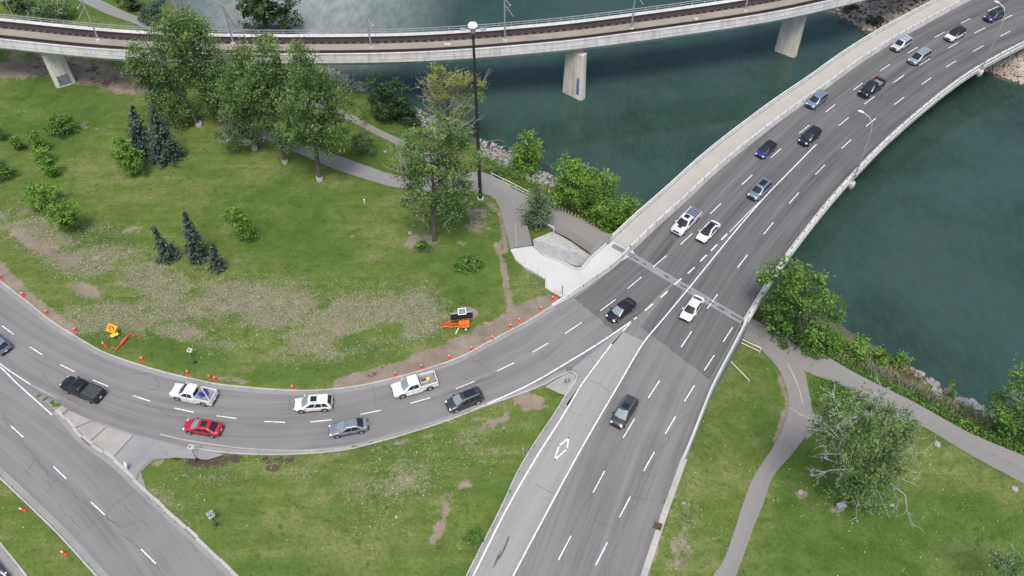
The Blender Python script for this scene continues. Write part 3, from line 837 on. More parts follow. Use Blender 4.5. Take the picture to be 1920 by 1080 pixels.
RD = [(15, 619), (68, 658), (126, 690), (188, 718), (266, 747), (345, 769), (425, 782), (515, 791), (602, 789), (695, 773), (788, 751), (872, 722), (948, 688), (1013, 652), (1075, 615)]
dashes(RD, 2.6, skip=(14,))
dashes([(-25, 760), (32, 809), (112, 886), (183, 953), (278, 1043), (350, 1120)], 2.7)
dashes([(1358, 444), (1339, 464), (1319, 484), (1296, 507), (1271, 528), (1245, 552), (1217, 576)], 1.7, 0.2)
paint_line(marks, [(1531, 270), (1480, 322), (1440, 363), (1395, 414), (1350, 468), (1300, 530), (1240, 602), (1205, 645), (1160, 721), (1120, 789), (1080, 859), (1040, 933), (1000, 1008), (962, 1080), (930, 1142)], 0.17)
paint_line(marks, [(1428, 375), (1400, 402), (1368, 435)], 0.12)
paint_line(marks, [(1194, 595), (1130, 639), (1060, 682), (1000, 717), (935, 748), (880, 772)], 0.19)
paint_line(worn, [(880, 772), (800, 801), (690, 832), (600, 844), (500, 843), (433, 838), (353, 826), (300, 814)], 0.16)
paint_line(marks, [(1189, 597), (1168, 621)], 0.16)
paint_line(marks, [(1147, 645), (1090, 722), (1057, 777), (1003, 862), (947, 960), (887, 1080), (850, 1150)], 0.19)
paint_line(marks, [(-60, 630), (0, 682), (57, 721)], 0.12)
paint_line(worn, [(57, 721), (107, 747)], 0.12)
paint_line(marks, [(-60, 642), (0, 688), (33, 720), (98, 778)], 0.15)
def stroke_poly(pts, w_):
    for a, bb in zip(pts, pts[1:] + pts[:1]):
        A, B = P(*a, 0.014), P(*bb, 0.014)
        d = (B - A).normalized() * (w_ * .45)
        paint_line_w(marks, np.array([list(A - d), list(B + d)]), w_)
dm_mb, marks_keep = MB(), marks
marks = dm_mb
stroke_poly([(1066, 821), (1063, 842), (1040, 862), (1048, 836)], 0.19)
marks = marks_keep
struct('lane_markings', marks, M['paint'])
struct('worn_lane_markings', worn, M['paint_worn'])
tag(dm_mb.build('diamond_lane_symbol', M['paint'], None, None, True), kind='structure')

# ---------------------------------------------------------------- cracks (tar-sealed and open)
cr = MB()
def crack(pts, w_=0.05, jit=0.12):
    a = line_px(pts, 0.010, 0.6)
    a[1:-1, :2] += rng.normal(0, jit, (len(a) - 2, 2))
    ww = w_ * (0.6 + 0.8 * rng.random(len(a)))
    nn = normals2d(a)
    l, r_ = a.copy(), a.copy()
    l[:, :2] += nn * ww[:, None] / 2; r_[:, :2] -= nn * ww[:, None] / 2
    cr.strip(l, r_)
for pts in [[(5, 783), (45, 830), (70, 858), (90, 890), (92, 908)], [(70, 858), (52, 880), (60, 892)], [(85, 925), (105, 900), (125, 912), (160, 945), (195, 965), (230, 1000), (262, 1030), (310, 1080)], [(250, 920), (215, 945), (193, 965), (160, 990), (140, 1010)],
            [(110, 945), (128, 970), (150, 990)], [(200, 965), (228, 988), (240, 985), (258, 975), (245, 960), (232, 945)], [(0, 770), (25, 800)], [(258, 975), (275, 985)],
            [(130, 770), (150, 760), (110, 735), (80, 700)], [(300, 770), (330, 782), (430, 792), (500, 800)], [(260, 735), (300, 725), (290, 705)], [(240, 700), (285, 700)], [(590, 800), (640, 795), (720, 770), (830, 742), (930, 700), (960, 684)],
            [(1195, 770), (1160, 830), (1120, 905), (1080, 980), (1045, 1080)], [(1300, 770), (1270, 800), (1235, 850), (1215, 890), (1190, 950), (1178, 955), (1160, 948)], [(1236, 880), (1205, 945)], [(1110, 972), (1135, 985), (1150, 995), (1158, 1015), (1140, 1060), (1130, 1085)], [(1172, 930), (1200, 933), (1225, 940)], [(1012, 652), (1020, 672)],
            [(1002, 908), (1040, 925)], [(1100, 710), (1145, 735)], [(1180, 665), (1195, 675)], [(1020, 745), (1090, 780)], [(700, 725), (705, 760)], [(540, 740), (545, 790)], [(880, 668), (930, 700)]]:
    crack(pts)
tag(cr.build('pavement_cracks', M['crack'], None, None, True), kind='structure')
oil = MB()
for pts, w_ in [([(955, 1005), (945, 1030), (935, 1050)], .32), ([(940, 1030), (925, 1065)], .25)]:
    a = line_px(pts, 0.013, .4); ww = w_ * np.sin(np.linspace(0.2, math.pi - .2, len(a))) * (0.6 + .8 * rng.random(len(a)))
    nn = normals2d(a); l, r_ = a.copy(), a.copy(); l[:, :2] += nn * ww[:, None] / 2; r_[:, :2] -= nn * ww[:, None] / 2
    oil.strip(l, r_)
tag(oil.build('oil_stain', M['crack'], None, None, True), kind='structure')

# ---------------------------------------------------------------- kerbs, in separate stones
def kerb(name, pts, side, seg=3.0, gutter=0.55, w_=0.22, h=0.14, ragged=0.0, mat='kerb'):
    """side=+1: kerb body lies left of travel, gutter on the right."""
    base = line_px(pts, 0.0, 0.5)
    g_ = MB()
    if gutter:
        a, bb = offset(base, 0.0, 0.006), offset(base, -side * gutter, 0.006)
        g_.strip(a, bb)
        root = tag(g_.build(name, M['gutter'], None, None, True), kind='structure')
    else:
        root = tag(MB().strip(offset(base, side * w_ * .9, -0.05), offset(base, side * .02, -0.05)).build(name, M['gutter'], None, None, True), kind='structure')
    k = max(2, int(seg / 0.5))
    i = 0
    while i < len(base) - 1:
        s = base[i:i + k + 1]
        if len(s) < 2: break
        s = s.copy()
        t = (s[1] - s[0]); t /= np.linalg.norm(t)
        s[0] += t * 0.02; s[-1] -= t * 0.02
        dz = rng.normal(0, 0.006)
        do = rng.normal(0, ragged)
        pr = [(0 + do, -0.2), (side * 0.02 + do, h - 0.02 + dz), (side * 0.05 + do, h + dz), (side * w_ + do, h + dz), (side * w_ + do, -0.2)]
        MB().sweep(s, pr).build('kerb_stone', M[mat], root)
        i += k
    return root
kerb('ramp_kerb', RAMP_KERB_EXT, +1)
kerb('gore_kerb', RAMP_LOW[5:], -1, gutter=0.5)
kerb('nose_kerb', NOSE, -1, gutter=0, seg=1.5)
kerb('lane_kerb', MAIN_LEFT, -1, gutter=1.0, w_=.18)
kerb('side_road_kerb', LL_RIGHT, +1, seg=2.4, gutter=0.5, ragged=0.06, w_=0.38)
kerb('verge_kerb', LL_LEFT, -1, gutter=0.75)
kerb('corner_kerb', CORNER, +1, gutter=0.8)
kerb('main_road_kerb', RIGHT_EDGE[6:], +1, gutter=0.0, w_=0.75, h=0.16, seg=4)
# traffic island: slabs, and the old asphalt behind them
ISL = [[(118, 760), (128, 768), (107, 780), (101, 771)], [(129, 769), (150, 779), (172, 789), (140, 802), (113, 787)], [(173, 790), (200, 800), (170, 826), (141, 803)], [(201, 800), (250, 816), (213, 856), (190, 842), (171, 827)]]
isl = None
for i, q in enumerate(ISL):
    c = np.mean(q, axis=0)
    q2 = [(c[0] + (x - c[0]) * .985, c[1] + (y - c[1]) * .985) for x, y in q]
    top = [P(x, y, 0.13) for x, y in q2]; bot = [P(x, y, -0.1) for x, y in q2]
    mb = MB().add(top + bot, [(0, 1, 2, 3), (7, 6, 5, 4)] + [(j, (j + 1) % 4, 4 + (j + 1) % 4, 4 + j) for j in range(4)])
    if isl is None:
        isl = tag(mb.build('traffic_island', M['island']), kind='structure')
    else:
        mb.build('concrete_slab', M['island'], isl)
struct('island_base', MB().poly([P(x, y, -0.012) for x, y in [(30, 712), (112, 753), (200, 790), (300, 822), (353, 836), (420, 849), (390, 862), (330, 858), (288, 862), (264, 884), (283, 946), (205, 866), (104, 776)]]), M['gutter'])
struct('island_apron', zpoly([(251, 816), (300, 827), (353, 840), (420, 852), (390, 862), (330, 858), (285, 860), (262, 880), (255, 900), (285, 945), (262, 925), (214, 868), (214, 857)], 0.10), M['gutter'])
struct('gore_slab', MB().add([P(x, y, 0.13) for x, y in [(1067, 699), (1078, 702), (1078, 714), (1062, 742), (1050, 738), (1022, 725), (1045, 710)]] + [P(x, y, -.1) for x, y in [(1067, 699), (1078, 702), (1078, 714), (1062, 742), (1050, 738), (1022, 725), (1045, 710)]], [tuple(range(7))] + [(j, (j + 1) % 7, 7 + (j + 1) % 7, 7 + j) for j in range(7)]), M['new_concrete'] if False else M['island'])
# storm drain in the right-hand kerb
dr = thing('storm_drain', 'rusty iron storm drain grate set in the pale kerb', 'drain', P(1227, 984, 0.17), math.atan2(P(1218, 1026).y - P(1240, 960).y, P(1218, 1026).x - P(1240, 960).x))
M['rust'] = plain('rusty_iron', (0.13, 0.065, 0.05), 0.8, var=0.4)
MB().box((0, .4, 0), (0.9, 0.9, 0.04)).build('frame', M['rust'], dr)
for k in range(5):
    MB().box((-0.32 + k * .16, .4, 0.03), (0.06, 0.8, 0.03)).build('bar', M['dark_steel'], dr)

# ---------------------------------------------------------------- paths (draped over the ground)
def path(name, Lp, Rp, lift=0.09, step=0.8, nv=5, mat='path'):
    a = smooth(np.array([list(v) for v in spline([G(x, y) for x, y in Lp], .4)]), it=1)
    bb = smooth(np.array([list(v) for v in spline([G(x, y) for x, y in Rp], .4)]), it=1)
    n = max(6, int(max(len(a), len(bb)) * .4 / step))
    a, bb = resample(a, n=n), resample(bb, n=n)
    mb = MB().strip(a, bb, nv)
    v = np.array(mb.v)
    v[:, 2] = np.maximum(hz(v[:, 0], v[:, 1]), np.repeat((a[:, 2] + bb[:, 2]) / 2, nv + 1) - .05) + lift
    mb.v = [tuple(q) for q in v]
    return struct(name, mb, M[mat])
path('upper_path', [(440, 226), (533, 256), (590, 278), (640, 295), (690, 313), (743, 330), (800, 334), (850, 330), (902, 328), (933, 340), (958, 355), (980, 385), (987, 410), (990, 433), (998, 462)],
     [(440, 242), (525, 274), (590, 302), (640, 322), (690, 338), (740, 352), (800, 360), (850, 362), (890, 362), (920, 368), (930, 378), (937, 392), (943, 412), (950, 440), (957, 467)])
path('river_path', [(600, 185), (678, 225), (710, 243), (747, 260), (800, 285), (850, 310), (890, 330)], [(560, 190), (662, 230), (693, 247), (747, 273), (800, 302), (840, 325), (870, 345)], lift=0.07)
path('lower_path', [(920, 332), (958, 355), (987, 369), (1040, 392), (1090, 418), (1140, 447), (1190, 475), (1300, 530), (1380, 585)], [(930, 370), (970, 395), (1017, 420), (1040, 434), (1070, 450), (1107, 475), (1150, 500), (1250, 560), (1340, 620)], lift=0.08)
path('east_path', [(1330, 560), (1413, 604), (1460, 627), (1493, 643), (1547, 670), (1590, 695), (1637, 720), (1713, 757), (1813, 813), (1920, 860), (2040, 915)], [(1300, 590), (1385, 632), (1440, 655), (1480, 678), (1515, 700), (1573, 722), (1640, 760), (1730, 800), (1813, 850), (1920, 908), (2040, 975)])
path('south_path', [(1415, 645), (1453, 683), (1470, 715), (1479, 755), (1470, 795), (1453, 833), (1417, 887), (1397, 933), (1360, 1043), (1335, 1082), (1310, 1140)], [(1470, 655), (1505, 690), (1512, 715), (1522, 765), (1520, 800), (1487, 850), (1450, 893), (1430, 947), (1410, 997), (1380, 1080), (1355, 1140)], lift=0.075)
path('path_link', [(1512, 760), (1530, 778), (1573, 786), (1625, 774), (1670, 752)], [(1510, 825), (1535, 808), (1572, 800), (1640, 790), (1720, 790)], lift=0.06)
path('far_path', [(187, 0), (220, 16), (253, 30), (307, 50), (340, 62)], [(143, 0), (175, 15), (200, 27), (257, 47), (310, 70)], lift=0.12)
path('far_path', [(130, -40), (187, 0.5)], [(80, -40), (143, 0.5)], lift=0.12)
pm = MB()
def path_mark(pts, w_=.13):
    a = np.array([list(G(x, y)) for x, y in pts]); a = resample(a, .5); a[:, 2] = hz(a[:, 0], a[:, 1]) + .14
    pm.strip(offset(a, w_ / 2), offset(a, -w_ / 2))
path_mark([(1475, 681), (1490, 710), (1500, 738), (1505, 760)]); path_mark([(1537, 783), (1574, 778)]); path_mark([(1625, 730), (1645, 741)]); path_mark([(966, 420), (969, 462)], .1)
struct('path_markings', pm, M['paint_yellow'])
# ================================================================ RAIL BRIDGE
DECK = 4.4
near = px_line([(-260, 50), (-80, 66), (0, 74), (100, 85), (233, 96), (420, 102), (640, 102), (760, 100), (887, 93), (1073, 77), (1160, 66), (1280, 50), (1447, 25), (1563, 0), (1700, -35), (1850, -80)], 5.3, 1.5)
near = smooth(near, it=20)
near[:, 2] = DECK
if (normals2d(near)[len(near) // 2][1]) < 0:      # make 'left' point to the far side
    near = near[::-1]
rb = thing('rail_bridge', 'curved pale concrete light rail bridge with two tracks across the river', 'bridge', tuple(near[len(near) // 2]))
OFF = -Vector(rb.location)
def rbuild(mb, name, mat, parent=None, **k):
    mb.v = [tuple(Vector(v) + OFF) for v in mb.v]
    return mb.build(name, mat, rb if parent is None else parent, **k)
# box girder with sloping soffit, deck slab and near fascia
rbuild(MB().sweep(near, [(0.06, -0.02), (0.06, -0.75), (1.3, -0.95), (1.5, -2.3), (6.1, -2.3), (6.4, -0.95), (7.7, -0.75), (7.7, -0.02)]), 'girder', M['bridge_concrete'])
rbuild(MB().sweep(near, [(0.30, 0.9), (0.10, 0.9), (0.02, 0.55), (-0.18, -0.75), (0.055, -0.8), (0.055, -0.76), (0.28, -0.01)]), 'near_parapet', M['fascia'])
rbuild(MB().sweep(near, [(6.75, -0.015), (6.75, 0.16), (7.82, 0.16), (7.82, -0.78), (7.705, -0.78), (7.705, -0.015)]), 'walkway', M['fascia'])
rbuild(MB().strip(offset(near, 2.55, DECK + .05), offset(near, 4.75, DECK + .05)), 'centre_strip', M['tan'])
def rail_track(d0, d1):
    t = rbuild(MB().strip(offset(near, d0, DECK + .03), offset(near, d1, DECK + .03)), 'track_bed', M['track'])
    c = (d0 + d1) / 2
    for dd in (-0.72, 0.72):
        rbuild(MB().sweep(offset(near, c + dd), [(-.05, .05), (-.05, .24), (.05, .24), (.05, .05)]), 'rail', M['rail'], t)
    for dd in (-1.02, 1.02):
        rbuild(MB().sweep(offset(near, c + dd), [(-.06, .04), (-.06, .16), (.06, .16), (.06, .04)]), 'guard_rail', M['rail'], t)
    return t, c
tr1 = rail_track(4.75, 6.72); tr2 = rail_track(0.32, 2.52)
pl_me = MB().box((0, 0, .06), (0.70, 0.42, .12)).mesh('plinth', M['plinth'])
line14 = resample(near, 1.45)
na = normals2d(line14)
cnt = 0
for t, c in (tr1, tr2):
    for p, q in zip(line14, na):
        xy = to_px(np.array([p[0] + q[0] * c, p[1] + q[1] * c, DECK]))
        if not (-40 < xy[0] < 1960 and -30 < xy[1] < 1000): continue
        for dd in (-0.88,):
            if cnt >= 295: break
            o = link('plinth', pl_me, t)
            o.location = Vector((p[0] + q[0] * (c + dd), p[1] + q[1] * (c + dd), DECK + .035)) + OFF
            o.rotation_euler.z = math.atan2(-q[0], q[1])
            cnt += 1
# near fascia panels
pan = MB().add([(-1.25, 0, -.30), (1.25, 0, -.30), (1.25, 0, .30), (-1.25, 0, .30), (-1.18, .035, -.24), (1.18, .035, -.24), (1.18, .035, .24), (-1.18, .035, .24)],
               [(0, 1, 5, 4), (1, 2, 6, 5), (2, 3, 7, 6), (3, 0, 4, 7), (4, 5, 6, 7)]).mesh('fascia_panel', M['bridge_concrete'])
rib = MB().box((0, 0, 0), (0.10, 0.10, .70)).mesh('fascia_rib', M['fascia'])
lp = resample(near, 2.9)
for p, q in zip(lp, normals2d(lp)):
    xy = to_px(p)
    if -60 < xy[0] < 1700 and xy[1] > -20:
        o = link('fascia_rib', rib, rb)
        o.location = Vector((p[0] - q[0] * .03, p[1] - q[1] * .03, DECK + .32)) + OFF
        o.rotation_euler.z = math.atan2(-q[0], q[1])
rbuild(MB().sweep(near, [(.055, .72), (-.01, .72), (-.01, .93), (.33, .93), (.33, .905), (.09, .905)]), 'coping', M['fascia'])
rbuild(MB().sweep(near, [(-.13, -.05), (-.13, -.10), (-.07, -.10), (-.07, -.05)]), 'fascia_ledge', M['fascia'])
# far railing
for dz, r_ in ((1.02, .055), (.62, .035)):
    rbuild(MB().sweep(offset(near, 7.70), [(-r_, dz - r_), (-r_, dz + r_), (r_, dz + r_), (r_, dz - r_)]), 'handrail', M['galv'])
post = MB().box((0, 0, .5), (.09, .09, 1.0)).mesh('railing_post', M['galv'])
lp = resample(near, 2.4)
for p, q in zip(lp, normals2d(lp)):
    xy = to_px(p)
    if -60 < xy[0] < 1800 and xy[1] > -20:
        o = link('railing_post', post, rb)
        o.location = Vector((p[0] + q[0] * 7.70, p[1] + q[1] * 7.70, DECK + .15)) + OFF
        o.rotation_euler.z = math.atan2(-q[0], q[1])
o = rbuild(MB().box(tuple(P(839, 84, DECK + .25)), (1.2, .7, .35)), 'junction_box', M['bridge_concrete'])
rbuild(MB().box(tuple(P(1305, 36, DECK + .25)), (.8, .6, .3)), 'junction_box', M['bridge_concrete'])

# piers: a tapered blade with rounded noses
def pier(bl, br, zb, label, wtop=.80, thick=.85, extra=None):
    a, bb = P(*bl, zb), P(*br, zb)
    c = (a + bb) / 2
    # blade lies across the bridge: find nearest station
    i = int(np.argmin(np.hypot(near[:, 0] - c.x, near[:, 1] - c.y)))
    q = normals2d(near)[i]
    cen = Vector((near[i, 0] + q[0] * 3.9, near[i, 1] + q[1] * 3.9, 0))
    d = Vector((a - bb).to_2d().to_3d()).normalized()
    half = (a - bb).length / 2
    root = thing('bridge_pier', label, 'pier', (c.x, c.y, zb - 2), 0, 'piers of the rail bridge')
    top = DECK - 2.32
    def ring(z, h, t):
        pts = []
        n2 = Vector((-d.y, d.x, 0))
        for s, e in ((1, 1), (-1, -1)):
            for ang in np.linspace(-90, 90, 7):
                pts.append(c + d * (s * (h - t * .45) + s * t * .45 * math.cos(R(ang))) + n2 * (e * t * math.sin(R(ang))) + Vector((0, 0, z - c.z)))
        return pts
    rr = [ring(zb - 2, half * 1.0, thick), ring(zb + .3, half, thick), ring(zb + .6, half * .985, thick * .95), ring(top - .9, half * wtop, thick * .82), ring(top, half * wtop, thick * .82)]
    n = len(rr[0])
    vs = [v - root.location for r_ in rr for v in r_]
    fs = [(k * n + j, k * n + (j + 1) % n, (k + 1) * n + (j + 1) % n, (k + 1) * n + j) for k in range(len(rr) - 1) for j in range(n)] + [tuple(range(n))[::-1], tuple((len(rr) - 1) * n + j for j in range(n))]
    MB().add(vs, fs).build('shaft', M['pier'], root, 40)
    return root, c, d, half
p1 = pier((1057, 168), (1095, 186), WATER, 'tapered concrete pier standing midstream with blue paint at its foot', .88)
p2 = pier((1453, 91), (1493, 106), WATER, 'tapered concrete pier in the river beside the far rocky bank', .93)
p3 = pier((104, 163), (142, 150), -5.0, 'pale concrete pier on the bare bank left of the poplars with grey painted patch', .93)
def pier_patch(p, u0, u1, z0, z1, mat, name, side):
    root, c, d, half = p
    n2 = Vector((-d.y, d.x, 0))
    if n2.y > 0: n2 = -n2
    mb = MB(); vs = []
    for z, sh in ((z0, 0), (z1, .06)):
        for u in (u0, u1):
            t = .85 * (1 - .18 * (z - c.z) / (DECK - 2.3 - c.z)) + .03
            vs.append(c + d * (u * half * side * (1 - sh)) + n2 * t + Vector((0, 0, z - c.z)) - root.location)
    mb.add(vs + [v - n2 * .025 for v in vs], [(0, 1, 3, 2), (0, 2, 6, 4), (1, 5, 7, 3), (2, 3, 7, 6), (0, 4, 5, 1)]).build(name, mat, root)
sd1 = 1 if (p1[2].x > 0) else -1
pier_patch(p1, .45, .72, WATER + 1.1, WATER + 4.6, M['graffiti'], 'painted_patch', sd1)
pier_patch(p3, -.55, .62, -4.7, -2.7, M['patch_paint'], 'painted_patch', 1)
pier_patch(p3, .25, .5, -4.1, -3.4, M['pier'], 'cover_plate', 1)

# overhead line masts
def catenary(base, top_h, label, arms=True, flip=1, lean=(0, 0)):
    b = P(*base, DECK + .06)
    r_ = thing('catenary_mast', label, 'mast', b, 0, 'masts along the rail bridge')
    MB().box((0, 0, .12), (.75, .75, .24), taper=.85).build('footing', M['bridge_concrete'], r_)
    MB().tube([(0, 0, .2), (lean[0] * .5, lean[1] * .5, top_h * .5), (lean[0], lean[1], top_h)], [.17, .15, .13], 8).build('pole', M['galv'], r_, 50)
    if arms:
        h = top_h - .4
        MB().tube([(lean[0], lean[1], h), (flip * 1.0, -.6, h - 1.1), (flip * .3, -.4, h - 2.2)], .05, 5).tube([(flip * .1, -.1, h - 1.2), (flip * 1.5, -1.0, h - 3.0)], .05, 5).build('bracket_arm', M['galv'], r_)
        MB().lathe([(.07, 0), (.09, .1), (.05, .25)], (flip * 1.0, -.6, h - 1.15), 8).build('insulator', M['white_rail'], r_)
    return r_
catenary((185, 75), 8.2, 'grey overhead line mast at the left end of the tracks with two bent arms', True, -1)
catenary((438, 82), 7.6, 'plain overhead line mast rising out of the poplar tops', False)
catenary((696, 89), 6.2, 'overhead line mast between the poplars and the tall lamp', True, 1)
catenary((947, 76), 8.8, 'overhead line mast just right of the tall floodlight pole', True, 1)
catenary((1184, 54), 8.8, 'overhead line mast beyond the midstream pier', True, 1)
catenary((1397, 20), 8.8, 'overhead line mast farthest right, close to the road bridge', True, 1)
# walkway lamp at far left
b = P(28, 38, DECK + .2)
lw = thing('walkway_lamp', 'slim double-headed lamp on the far walkway at the left edge', 'lamp', b)
MB().tube([(0, 0, 0), (0, 0, 4.2)], .07, 6).build('pole', M['galv'], lw)
MB().box((-.5, 0, 4.25), (.6, .3, .14)).build('lamp_head', M['white_rail'], lw)
MB().box((.55, 0, 4.25), (.6, .3, .14)).build('lamp_head', M['white_rail'], lw)

# ================================================================ ROAD BRIDGE
Lb = smooth(line_px(B_LEFT, 0, 1.0), it=4); Rb = smooth(line_px(B_RIGHT, 0, 1.0), it=4)
if (normals2d(Lb)[10] @ (Lb[10, :2] - Rb[np.argmin(np.hypot(*(Rb[:, :2] - Lb[10, :2]).T)), :2])) < 0: SL = -1
else: SL = 1
SR = -SL       # outward side on the right edge
hb = thing('road_bridge', 'wide curving concrete road bridge carrying the traffic lanes over the river', 'bridge', tuple(Lb[0]))
HO = -Vector(hb.location)
def hbuild(mb, name, mat, parent=None, **k):
    mb.v = [tuple(Vector(v) + HO) for v in mb.v]
    return mb.build(name, mat, hb if parent is None else parent, **k)
nL = max(len(Lb), len(Rb))
l2, r2 = resample(offset(Lb, SL * 3.95), n=nL), resample(offset(Rb, SR * .80), n=nL)
vs = []
for a, bb in zip(l2, r2):
    c = (Vector(a) + Vector(bb)) / 2
    A, B = Vector(a), Vector(bb)
    for t, z in ((0, -.03), (0, -.55), (.12, -.8), (.2, -1.8), (.8, -1.8), (.88, -.8), (1, -.55), (1, -.03)):
        q = A.lerp(B, t); q.z = z; vs.append(q)
k = 8
fs = [(i * k + j, i * k + (j + 1) % k, (i + 1) * k + (j + 1) % k, (i + 1) * k + j) for i in range(nL - 1) for j in range(k)] + [tuple(range(k)), tuple((nL - 1) * k + j for j in range(k))[::-1]]
hbuild(MB().add(vs, fs), 'deck', M['bridge_concrete'])
# hidden piers carrying it
for i in (int(nL * .42), int(nL * .75)):
    A, B = Vector(l2[i]), Vector(r2[i])
    MB_ = MB()
    for t in (.3, .7):
        q = A.lerp(B, t); MB_.lathe([(1.0, WATER - 3), (1.0, -1.82)], (q.x, q.y, 0), 16)
    hbuild(MB_, 'column', M['pier'])
sg = lambda prof, s: [(o * s, z) for o, z in prof]
hbuild(MB().sweep(Lb, sg([(0.02, 0.004), (0.10, .30), (.20, .78), (.46, .78), (.46, 0.004)], SL)), 'inner_barrier', M['bridge_concrete'])
hbuild(MB().sweep(Lb, sg([(.465, -.02), (.465, .16), (3.52, .16), (3.52, -.02)], SL)), 'sidewalk', M['sidewalk'])
hbuild(MB().sweep(Lb, sg([(3.525, -.02), (3.525, .62), (3.80, .62), (3.97, .40), (3.97, -.55), (3.955, -.55), (3.955, -.02)], SL)), 'outer_parapet', M['bridge_concrete'])
for dz, r_ in ((1.18, .05), (.90, .035)):
    hbuild(MB().sweep(offset(Lb, SL * 3.66), [(-r_, dz - r_), (-r_, dz + r_), (r_, dz + r_), (r_, dz - r_)]), 'outer_handrail', M['white_rail'])
hbuild(MB().sweep(offset(Lb, SL * .33), [(-.06, 1.02), (-.06, 1.12), (.06, 1.12), (.06, 1.02)]), 'inner_handrail', M['white_rail'])
ip = MB().box((0, 0, .18), (.12, .16, .36)).box((0, .11, .26), (.26, .06, .10)).mesh('rail_post', M['patch_paint'])
op = MB().box((0, 0, .3), (.07, .07, .6)).mesh('outer_rail_post', M['galv'])
def along(line, off, step, me, name, parent, org, z, cond=None):
    lp = resample(line, step)
    for p, q in zip(lp, normals2d(lp)):
        w_ = Vector((p[0] + q[0] * off, p[1] + q[1] * off, z))
        xy = to_px(np.array(list(w_)))
        if -40 < xy[0] < 1960 and -30 < xy[1] < 1110:
            o = link(name, me, parent)
            o.location = w_ + org
            o.rotation_euler.z = math.atan2(-q[0], q[1])
along(Lb, SL * .33, 2.2, ip, 'rail_post', hb, HO, .76)
along(Lb, SL * 3.66, 2.2, op, 'outer_rail_post', hb, HO, .60)
# right-hand parapet: low kerb, blocks with open gaps, top beam behind
hbuild(MB().sweep(Rb, sg([(.0, .004), (.0, .22), (.30, .24), (.30, .004)], SR)), 'parapet_kerb', M['bridge_concrete'])
hbuild(MB().sweep(Rb, sg([(.805, -.62), (.805, .12), (.56, .12), (.30, .06), (.30, -.03), (.795, -.03), (.795, -.62)], SR)), 'edge_beam', M['bridge_concrete'])
blk = MB().box((0, 0, .30), (1.72, .32, .60)).mesh('parapet_block', M['bridge_concrete'])
along(Rb, SR * .44, 2.15, blk, 'parapet_block', hb, HO, .12)
hbuild(MB().sweep(offset(Rb, SR * .62), [(-.05, .74), (-.05, .86), (.05, .86), (.05, .74)]), 'top_rail', M['white_rail'])
rp = MB().box((0, 0, .38), (.10, .10, .76)).mesh('top_rail_post', M['galv'])
along(Rb, SR * .62, 2.15, rp, 'top_rail_post', hb, HO, .10)
# expansion joint: pale band with steel fingers
jl, jr = P(1178, 477, 0), P(1393, 602, 0)
jd = (jr - jl).normalized(); jn = Vector((-jd.y, jd.x, 0))
def jstrip(t0, t1, o0, o1, z):
    L = (jr - jl).length
    a = [jl + jd * (L * t0) + jn * o0, jl + jd * (L * t1) + jn * o0, jl + jd * (L * t1) + jn * o1, jl + jd * (L * t0) + jn * o1]
    return [Vector((v.x, v.y, z)) for v in a]
hbuild(MB().add(jstrip(0, 1, -.62, .62, .0075), [(0, 1, 2, 3)]), 'expansion_joint', M['joint'], up=True)
for t0, t1 in ((.05, .10), (.14, .165), (.33, .37), (.47, .53), (.545, .56), (.67, .69), (.72, .76), (.79, .85), (.90, .985)):
    hbuild(MB().add(jstrip(t0, t1, -.09, .09, .018) + [v - Vector((0, 0, .01)) for v in jstrip(t0, t1, -.09, .09, .018)], [(0, 1, 2, 3), (0, 1, 5, 4), (1, 2, 6, 5), (2, 3, 7, 6), (3, 0, 4, 7)]), 'joint_finger', M['dark_steel'])
a, bb = P(1146, 458, .17), P(1190, 481, .17)
d = (bb - a).normalized(); n2 = Vector((-d.y, d.x, 0))
hbuild(MB().box(tuple((a + bb) / 2), ((bb - a).length * .86, .75, .02), math.atan2(d.y, d.x)), 'sidewalk_joint_plate', M['patch_paint'])

# abutment and retaining wall on the right
ab = thing('abutment_wall', 'shaded concrete abutment under the road beside the lower path', 'wall', P(1290, 540, -3))
oa = -Vector(ab.location)
A, B = P(1150, 458, 0), P(1402, 606, 0)
d = (B - A).normalized(); n2 = Vector((-d.y, d.x, 0))
c = (A + B) / 2 - n2 * 1.2 * (1 if n2.y > 0 else -1)
MB().box(tuple(Vector((c.x, c.y, -3.2)) + oa), ((B - A).length * .96, .9, 6.1), math.atan2(d.y, d.x)).build('wall', M['bridge_concrete'], ab)
rwl = line_px(RIGHT_EDGE[:7], 0, 1.0)
sW = 1 if (normals2d(rwl)[5][0] > 0) else -1
rw = thing('roadside_barrier', 'white concrete barrier on a retaining wall along the right side of the road', 'barrier', tuple(rwl[len(rwl) // 2]))
o2 = -Vector(rw.location)
h = np.interp(np.arange(len(rwl)), [0, 4, len(rwl) - 6, len(rwl) - 1], [.78, .74, .62, .22])
def varsweep(line, profs):
    mb = MB(); k = len(profs[0]); vs = []
    nn = normals2d(line)
    for p, q, pr in zip(line, nn, profs):
        for o_, z in pr: vs.append(Vector((p[0] + q[0] * o_, p[1] + q[1] * o_, z)))
    fs = [(i * k + j, i * k + (j + 1) % k, (i + 1) * k + (j + 1) % k, (i + 1) * k + j) for i in range(len(line) - 1) for j in range(k)] + [tuple(range(k))[::-1], tuple((len(line) - 1) * k + j for j in range(k))]
    return mb.add(vs, fs)
mb = varsweep(rwl, [[(0, -.1), (sW * .10, hh * .5), (sW * .16, hh), (sW * .42, hh), (sW * .46, .0), (sW * .46, -.1)] for hh in h])
mb.v = [tuple(Vector(v) + o2) for v in mb.v]; mb.build('barrier', M['new_concrete'], rw)
mb = varsweep(rwl, [[(sW * .02, -.105), (sW * .55, -.105), (sW * .60, -5.5), (sW * .02, -5.5)] for hh in h])
mb.v = [tuple(Vector(v) + o2) for v in mb.v]; mb.build('retaining_wall', M['patch_paint'], rw)

